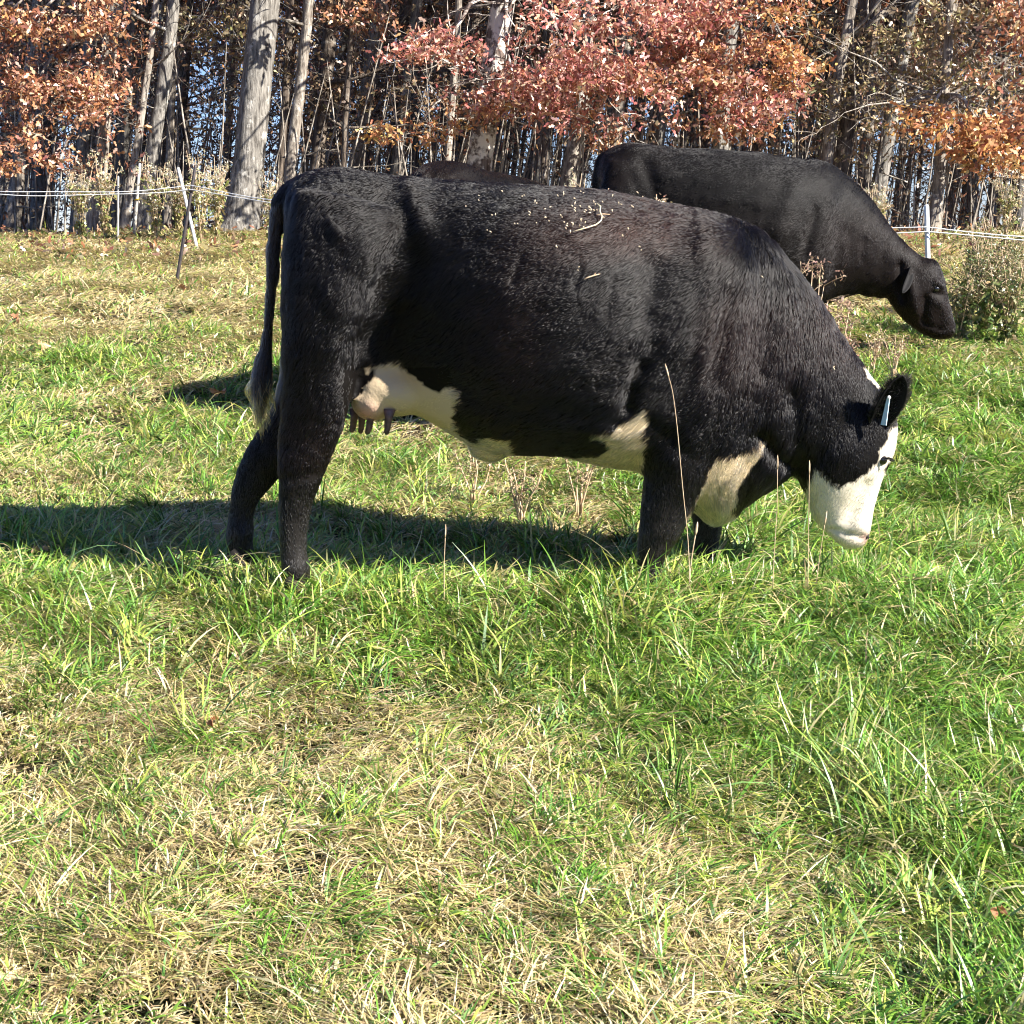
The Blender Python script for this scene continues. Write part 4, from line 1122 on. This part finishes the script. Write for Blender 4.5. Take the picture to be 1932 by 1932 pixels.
for s in (-1, 1):
    nb = MB(); nb.tube([rel2(1797, 622, Y2 + s * .035), rel2(1799, 627, Y2 + s * .042)], [.011, .009], 8); nb.build('nostril', M_HOOF, cow2)
for s in (-1, 1):
    for px in (1168, 1517):
        a = rel2(px + 12 * s, 668, Y2 + s * .155); w = a + base2n
        hoof(cow2, a[0], a[1], gz(w[0], w[1]) - base2n[2] + 0.01)

# ---- the third cow, hidden but for the top of its back
cow3 = copy_tree(cow2)
c3 = at(905, 400, 8.0)
cow3.location = (c3.x + 0.24, 8.0, gz(c3.x, 8.0) - 0.045); cow3.rotation_euler = (0, 0, R(62)); cow3.scale = (0.98, 0.98, 0.98)
cow3['label'] = 'third black cow, only the top of its back showing above the near cow\'s back'

# ------------------------------------------------------------------ bits of hay on the near cow's back
bvh = BVHTree.FromPolygons([tuple(v) for v in get_co(me1)], [tuple(p.vertices) for p in me1.polygons])
def on_cow(px, py, lift=0.012):
    o = Vector((0, 0, CAMZ)); d = (at(px, py, 5) - o).normalized()
    h = bvh.ray_cast(o - base1, d)
    if h[0] is None: return None
    return h[0] + base1 + h[1] * lift
r = np.random.default_rng(15)
spots = [(1052, 385), (1060, 375), (1098, 372), (1040, 402), (1082, 396), (1028, 400), (1078, 408), (1100, 410), (1110, 407), (1094, 420), (1106, 404), (1072, 424), (1078, 428), (1064, 432), (1120, 392), (1130, 388), (1150, 405), (1140, 425), (1165, 398), (1186, 400), (1010, 388), (1000, 408), (985, 380), (950, 372),
         (976, 430), (1010, 425), (905, 386), (880, 400), (1090, 396), (1102, 424), (1058, 418), (1030, 418), (1156, 380), (1146, 372), (1068, 436), (1076, 440), (1085, 388), (1112, 398), (1124, 404), (1099, 432), (1180, 435), (935, 412), (925, 440), (1206, 470), (1432, 524), (1195, 378), (1210, 382), (1246, 388), (1045, 466), (1172, 452), (1570, 693), (1090, 508)]
mb = MB()
for (sx, sy) in spots:
    c = on_cow(sx + r.normal(0, 2), sy + r.normal(0, 2), 0.016)
    if c is None: continue
    k = r.integers(1, 3)
    for j in range(k):
        d = Vector(r.normal(size=3)) ; d.normalize(); L = r.uniform(0.004, 0.012)
        cc = c + Vector(r.normal(0, 0.004, 3))
        mb.tube([cc - d * L * .5, cc + Vector((0, 0, 0.001)), cc + d * L * .5], [.0008, .0019, .0008], 5)
tag(mb.build('chaff', plain('hay_chaff', (0.62, 0.50, 0.34), 0.7, 0.2)), 'pale crumbs of hay scattered on the near cow\'s back', 'chaff', kind='stuff')
M_STALK = plain('dry_stalk', (0.58, 0.45, 0.30), 0.6, 0.3, (60, (0.42, 0.28, 0.16)))
M_STALKG = plain('greenish_stalk', (0.60, 0.62, 0.36), 0.6, 0.3, (60, (0.6, 0.45, 0.3)))
def on_poly(pts, rad, mat, name, parent):
    q = [on_cow(x, y, 0.018) for x, y in pts]; q = [p - parent.location for p in q if p]
    mb = MB(); mb.tube(q, [rad] * (len(q) - 1) + [rad * 0.5], 6); return mb.build(name, mat, parent)
root = empty('hay_sprig', on_cow(1120, 425), 'bent hay sprig with a cross twig lying high on the near cow\'s back', 'hay sprig')
on_poly([(1124, 393), (1131, 399), (1130, 408), (1134, 416), (1132, 424), (1122, 432), (1104, 438), (1080, 444)], 0.0020, M_STALKG, 'stem', root)
on_poly([(1124, 413), (1136, 412), (1148, 413)], 0.0016, M_STALK, 'side_twig', root)
root = empty('hay_sprig', on_cow(1113, 524), 'thin straight hay sprig lying on the near cow\'s ribs', 'hay sprig')
on_poly([(1100, 530), (1108, 525), (1118, 522), (1130, 519)], 0.0016, M_STALK, 'stem', root)
on_poly([(1118, 522), (1121, 517)], 0.0016, M_STALK, 'side_twig', root)

# ------------------------------------------------------------------ fence
def post(name, bpx, bpy, tpx, tpy, Y, w, mat, label, lean_y=0.0, clips=()):
    b_ = at(bpx, bpy, Y); b_.z = gz(b_.x, Y)
    t_ = at(tpx, tpy, Y + lean_y)
    root = empty(name, b_, label, 'fence post', 'posts of the rope fence')
    v = t_ - b_; mb = MB()
    mb.tube([-v * 0.06, v * 0.0, v * 0.5, v * 0.985, v], [w, w, w * 0.98, w * 0.92, w * 0.6], 8)
    mb.build('shaft', mat, root)
    for (f, m_) in clips:
        c = v * f; cb = MB(); cb.tube([c + Vector((-w * 1.2, -w, 0)), c + Vector((w * 1.8, -w * 1.3, 0.006)), c + Vector((w * 2.3, -w * 1.3, 0.02))], [.007, .007, .004], 6); cb.build('clip', m_, root)
    return root
YB = ground_hit(333, 530).y
post('fence_post', 333, 530, 369, 312, YB, 0.014, M_POST, 'dark steel post leaning right, crossing the slanted white post', clips=((0.78, M_POST),))
YW = ground_hit(372, 474).y
post('fence_post', 372, 474, 336, 316, YW, 0.0155, M_WHITE, 'white plastic post leaning left, crossing the dark steel post', clips=((0.72, M_WHITE),))
YV = ground_hit(253, 436).y
post('fence_post', 252, 432, 264, 308, YV, 0.017, M_DULL, 'white post near the leaning trees, with a yellow clip halfway up', clips=((0.5, M_YELLOW),))
post('fence_post', 221, 430, 223, 332, 15.6, 0.011, M_DULL, 'thinnest pale post, left of the white post with the yellow clip')
YR = 9.9
post('fence_post', 1757, 575, 1748, 386, YR, 0.018, M_WHITE, 'upright white post standing beyond the far cow\'s head')
root = empty('fence_rope', at(361, 357, YB), 'white double-strand fence rope stretched behind the cows from post to post', 'fence rope')
def rope_path(dz):
    key = [(-500, 372, 15.5), (0, 366, 13.2), (361, 357, YB - .03), (660, 392, 10.9), (1200, 420, 10.4), (1749, 438, YR - .03), (2300, 458, 9.6)]
    K = [at(*k) for k in key]; out = []
    for a, b_ in zip(K[:-1], K[1:]):
        for j in range(12):
            t = j / 12; p = a.lerp(b_, t)
            sag = 0.03 * 4 * t * (1 - t)
            p.z += dz - sag + 0.006 * math.sin(p.x * 5 + dz * 300); out.append(p)
    out.append(K[-1]); return out
for dz in (0.0, 0.026):
    mb = MB(); pth = [p - root.location for p in rope_path(dz)]
    mb.tube(pth, [0.0036] * len(pth), 5); mb.build('strand', M_ROPE, root)

# ------------------------------------------------------------------ weeds
def weed(name, px, py_top, Y, h, label, cat, style, seed, spread=0.16, n=6, group=None):
    r = np.random.default_rng(seed)
    g0 = at(px, 600, Y); g0.z = gz(g0.x, Y)
    root = empty(name, g0, label, cat, group)
    st = MB(); leaves = []; lc = []; heads = []
    for k in range(n):
        a = r.uniform(0, 6.28); s = r.uniform(0.2, 1) * spread; hh = h * r.uniform(0.72, 1.0)
        tip = np.array([math.cos(a) * s, math.sin(a) * s, hh])
        pts = [np.array([math.cos(a) * .01, math.sin(a) * .01, -0.02])] + [tip * np.array([t ** 1.4, t ** 1.4, t]) + r.normal(0, 0.006, 3) for t in (0.25, 0.5, 0.75, 1)]
        st.tube(pts, [.0045, .004, .0035, .0028, .0015], 5)
        for j in range(7):
            t = r.uniform(0.45, 1); b_ = tip * np.array([t ** 1.4, t ** 1.4, t]); d = r.normal(size=3); d[2] = abs(d[2]) * 0.8; d /= np.linalg.norm(d)
            e_ = b_ + d * r.uniform(0.04, 0.11) * min(1, h / 0.5)
            st.tube([b_, (b_ + e_) / 2 + np.array([0, 0, .005]), e_], [.0018, .0014, .0008], 4)
            heads.append(e_); heads.append((b_ + e_) / 2 + r.normal(0, .01, 3)); heads.append(e_ + r.normal(0, .012, 3))
        for j in range(10 if h > 0.35 else 1):
            t = r.uniform(0.05, 0.8); leaves.append(tip * np.array([t ** 1.4, t ** 1.4, t]) + r.normal(0, 0.012, 3))
    sm, hp, lp = {'dry': (M_STALK, [(0.34, 0.21, 0.14), (0.48, 0.33, 0.22), (0.22, 0.13, 0.09)], [(0.30, 0.2, 0.11)]), 'golden': (M_STALK, [(0.56, 0.50, 0.36), (0.46, 0.38, 0.24), (0.40, 0.36, 0.22)], [(0.22, 0.24, 0.07), (0.36, 0.34, 0.12), (0.30, 0.22, 0.1)]),
                  'green': (M_STALK, [(0.26, 0.20, 0.10), (0.16, 0.18, 0.06)], [(0.08, 0.13, 0.03), (0.12, 0.17, 0.04), (0.22, 0.22, 0.07), (0.30, 0.24, 0.12)]), 'straw': (M_STALK, [(0.55, 0.42, 0.26), (0.44, 0.3, 0.18)], [(0.4, 0.3, 0.15)])}[style]
    st.build('stems', sm, root)
    H = np.array(heads); H = H[:, None, :] + r.normal(0, 0.008, (len(H), 5 if h > 0.35 else 2, 3)); H = H.reshape(-1, 3)
    v, q, c = leaf_mesh_arrays(H, (0.016 if style != 'golden' else 0.02) * min(1, h / 0.4), pal(hp, len(H), r), seed=seed)
    link_mesh('blossoms', np_mesh('blossoms', v, q, c), M_LEAF, root)
    Lf = np.array(leaves); Lf = (Lf[:, None, :] + r.normal(0, 0.015, (len(Lf), 3, 3))).reshape(-1, 3)
    v, q, c = leaf_mesh_arrays(Lf, (0.05 if style != 'dry' else 0.03) * min(1, h / 0.6), pal(lp, len(Lf), r), seed=seed + 1)
    link_mesh('foliage', np_mesh('foliage', v, q, c), M_LEAF, root)
    return root
def gh(px, py): return ground_hit(px, py).y
weed('dry_weed', 1530, 470, 6.9, 0.84, 'brown seedy weed standing between the near cow\'s neck and the far cow\'s chest', 'weed', 'dry', 1, 0.10, 7)
weed('dry_weed', 1585, 540, 7.1, 0.66, 'shorter brown weed at the far cow\'s chest, right of the taller seedy one', 'weed', 'dry', 2, 0.08, 5)
weed('dry_weed', 1225, 320, 7.4, 1.09, 'pale straw-coloured weed in front of the far cow\'s rump', 'weed', 'straw', 3, 0.10, 6)
weed('dry_weed', 1080, 330, 13.5, 0.85, 'pale weed seen between the near cow\'s back and the far cow\'s rump', 'weed', 'golden', 4, 0.12, 5)
weed('dry_weed', 1690, 600, gh(1690, 720), 0.26, 'low russet weed in the grass above the near cow\'s head', 'weed', 'dry', 5, 0.10, 6)
weed('dry_weed', 1650, 500, 8.6, 0.30, 'small brown weed under the far cow\'s throat', 'weed', 'dry', 6, 0.10, 4)
for i, (px, Y, h, lab) in enumerate([(1810, 9.8, .50, 'dark leafy weed just right of the far cow\'s muzzle'), (1855, 10.0, .66, 'tallest dark leafy weed right of the white upright post'), (1905, 9.7, .60, 'leafy weed at the right margin below the fence rope'), (1830, 10.8, .62, 'leafy weed behind the fence rope at right'),
                                       (1885, 11.2, .70, 'brown-topped weed behind the rope, nearest the right margin'), (1945, 10.4, .55, 'leafy weed cut by the right edge of view')]):
    weed('leafy_weed', px, 0, Y, h, lab, 'weed', 'green', 20 + i, 0.26, 12, 'leafy weeds by the fence rope')
for i, (px, Y, h, lab) in enumerate([(300, 15.6, .85, 'feathery pale goldenrod left of the crossed posts'), (385, 15.4, .95, 'feathery goldenrod between the crossed posts and the stout trunk'), (415, 15.8, .85, 'feathery goldenrod touching the stout trunk\'s left side'),
                                       (205, 15.9, .85, 'yellow-green goldenrod below the slim pale trunk at far left'), (160, 16.2, .80, 'yellow-green goldenrod at the foot of the far-left oak leaves'), (345, 15.9, .75, 'goldenrod right behind the slanted white post'),
                                       (515, 15.8, .7, 'dry goldenrod between the stout trunk and the near cow\'s tail'), (1640, 15.6, .7, 'dry pale goldenrod above the far cow\'s neck'), (1890, 15.4, .8, 'tawny goldenrod at the wood foot by the right margin')]):
    weed('goldenrod', px, 0, Y, h, lab, 'weed', 'golden', 40 + i, 0.20, 8, 'goldenrod along the wood edge')
for i, (px, py, h, lab) in enumerate([(893, 958, .30, 'wispy dark-stemmed weed under the near cow\'s navel'), (985, 1000, .26, 'wispy weed in the shade under the near cow\'s belly'), (1095, 985, .27, 'wispy weed in the shade behind the near cow\'s front leg')]):
    weed('wispy_weed', px, 0, gh(px, py), h, lab, 'weed', 'green', 60 + i, 0.10, 6, 'wispy weeds under the near cow')

def stalk(pts, label, rad=0.0012, name='grass_stalk'):
    """pts: picture points from the foot up, with depth"""
    b_ = at(*pts[0]); root = empty(name, b_, label, 'grass stalk', 'tall dry grass stalks')
    q = [at(*p) - b_ for p in pts]; q = [Vector(v) for v in catmull([tuple(v) for v in q], 4)]
    mb = MB(); mb.tube(q, [rad * (1.2 - 0.5 * i / len(q)) for i in range(len(q))], 5); mb.build('stem', M_STALK, root)
    mb = MB(); e = q[-1]; d = (q[-1] - q[-4]).normalized(); mb.tube([e, e + d * 0.012, e + d * 0.03, e + d * 0.042], [rad, rad * 2.0, rad * 1.7, rad * 0.3], 6); mb.build('seed_head', M_STALK, root)
yn = YM - 0.42
stalk([(1302, 1120, yn), (1298, 1020, yn), (1288, 920, yn), (1278, 810, yn), (1270, 745, yn), (1262, 712, yn)], 'tallest thin reddish stalk in front of the near cow\'s front leg')
stalk([(1458, 1110, yn), (1461, 1040, yn), (1466, 960, yn), (1467, 885, yn)], 'thin stalk in front of the near cow\'s dewlap')
stalk([(1524, 1110, yn), (1525, 1040, yn), (1526, 960, yn), (1527, 895, yn)], 'thin upright stalk crossing the near cow\'s jaw')
stalk([(1300, 1110, yn + .1), (1304, 1060, yn + .1), (1312, 1010, yn + .1)], 'short dark stalk between the near cow\'s front legs', 0.0022)
stalk([(1540, 1100, yn), (1548, 1040, yn), (1556, 990, yn)], 'short stalk leaning right at the near cow\'s muzzle')
stalk([(838, 1130, yn), (838, 1070, yn), (840, 1015, yn)], 'short pale stalk in the shade under the near cow\'s belly')

# ------------------------------------------------------------------ fallen leaves lying in the grass
def fallen(px, py, size, col, label, seed):
    p = ground_hit(px, py + 14); r = np.random.default_rng(seed)
    n = 22; V = [(0, 0, 0)]; a0 = r.uniform(0, 6.28)
    for k in range(n):
        a = 2 * math.pi * k / n
        rr = size * (0.30 + 0.22 * abs(math.cos(a * 2.5)) ** 0.7 + 0.06 * r.uniform()) * (1.25 if abs(math.cos(a / 2)) > 0.9 else 1)
        V.append((rr * math.cos(a), rr * 0.72 * math.sin(a), 0.22 * rr * math.sin(2 * a + 1) + 0.012 * r.normal()))
    Fc = [(0, 1 + k, 1 + (k + 1) % n) for k in range(n)]
    mb = MB(); mb.add(V, Fc); mb.tube([(size * 0.35, 0, 0.003), (size * 0.62, 0.004, 0.004)], [.0016, .001], 4)
    o = mb.build('fallen_leaf', M_LEAF, tint=col, smooth=False)
    m = o.modifiers.new('t', 'SOLIDIFY'); m.thickness = 0.0008
    o.scale = (.72, .72, .72); o.location = p + Vector((0, 0, 0.062)); o.rotation_euler = (R(35) + r.normal(0, .2), r.normal(0, .3), a0)
    tag(o, label, 'fallen leaf', 'fallen leaves in the grass')
fallen(415, 742, .10, (0.62, 0.30, 0.12), 'orange oak leaf in the grass just left of the near cow\'s tail tip', 1)
fallen(30, 608, .13, (0.36, 0.17, 0.09), 'brown curled leaf by the left margin, beyond the near cow', 2)
fallen(82, 662, .10, (0.50, 0.32, 0.17), 'tan leaf in the far-left grass, right of the brown curled leaf', 3)
fallen(1575, 1190, .055, (0.50, 0.36, 0.21), 'pale tan leaf in the grass below the near cow\'s muzzle', 4)
fallen(400, 1385, .06, (0.60, 0.33, 0.16), 'orange-brown leaf in the matted straw left of centre', 5)
fallen(78, 1045, .07, (0.56, 0.36, 0.2), 'tan leaf at the left margin below the shadow', 6)
fallen(1880, 1772, .055, (0.50, 0.22, 0.12), 'reddish leaf in the lower right corner of the grass', 7)
fallen(345, 545, .12, (0.50, 0.30, 0.16), 'brown leaf beside the foot of the dark steel post', 8)
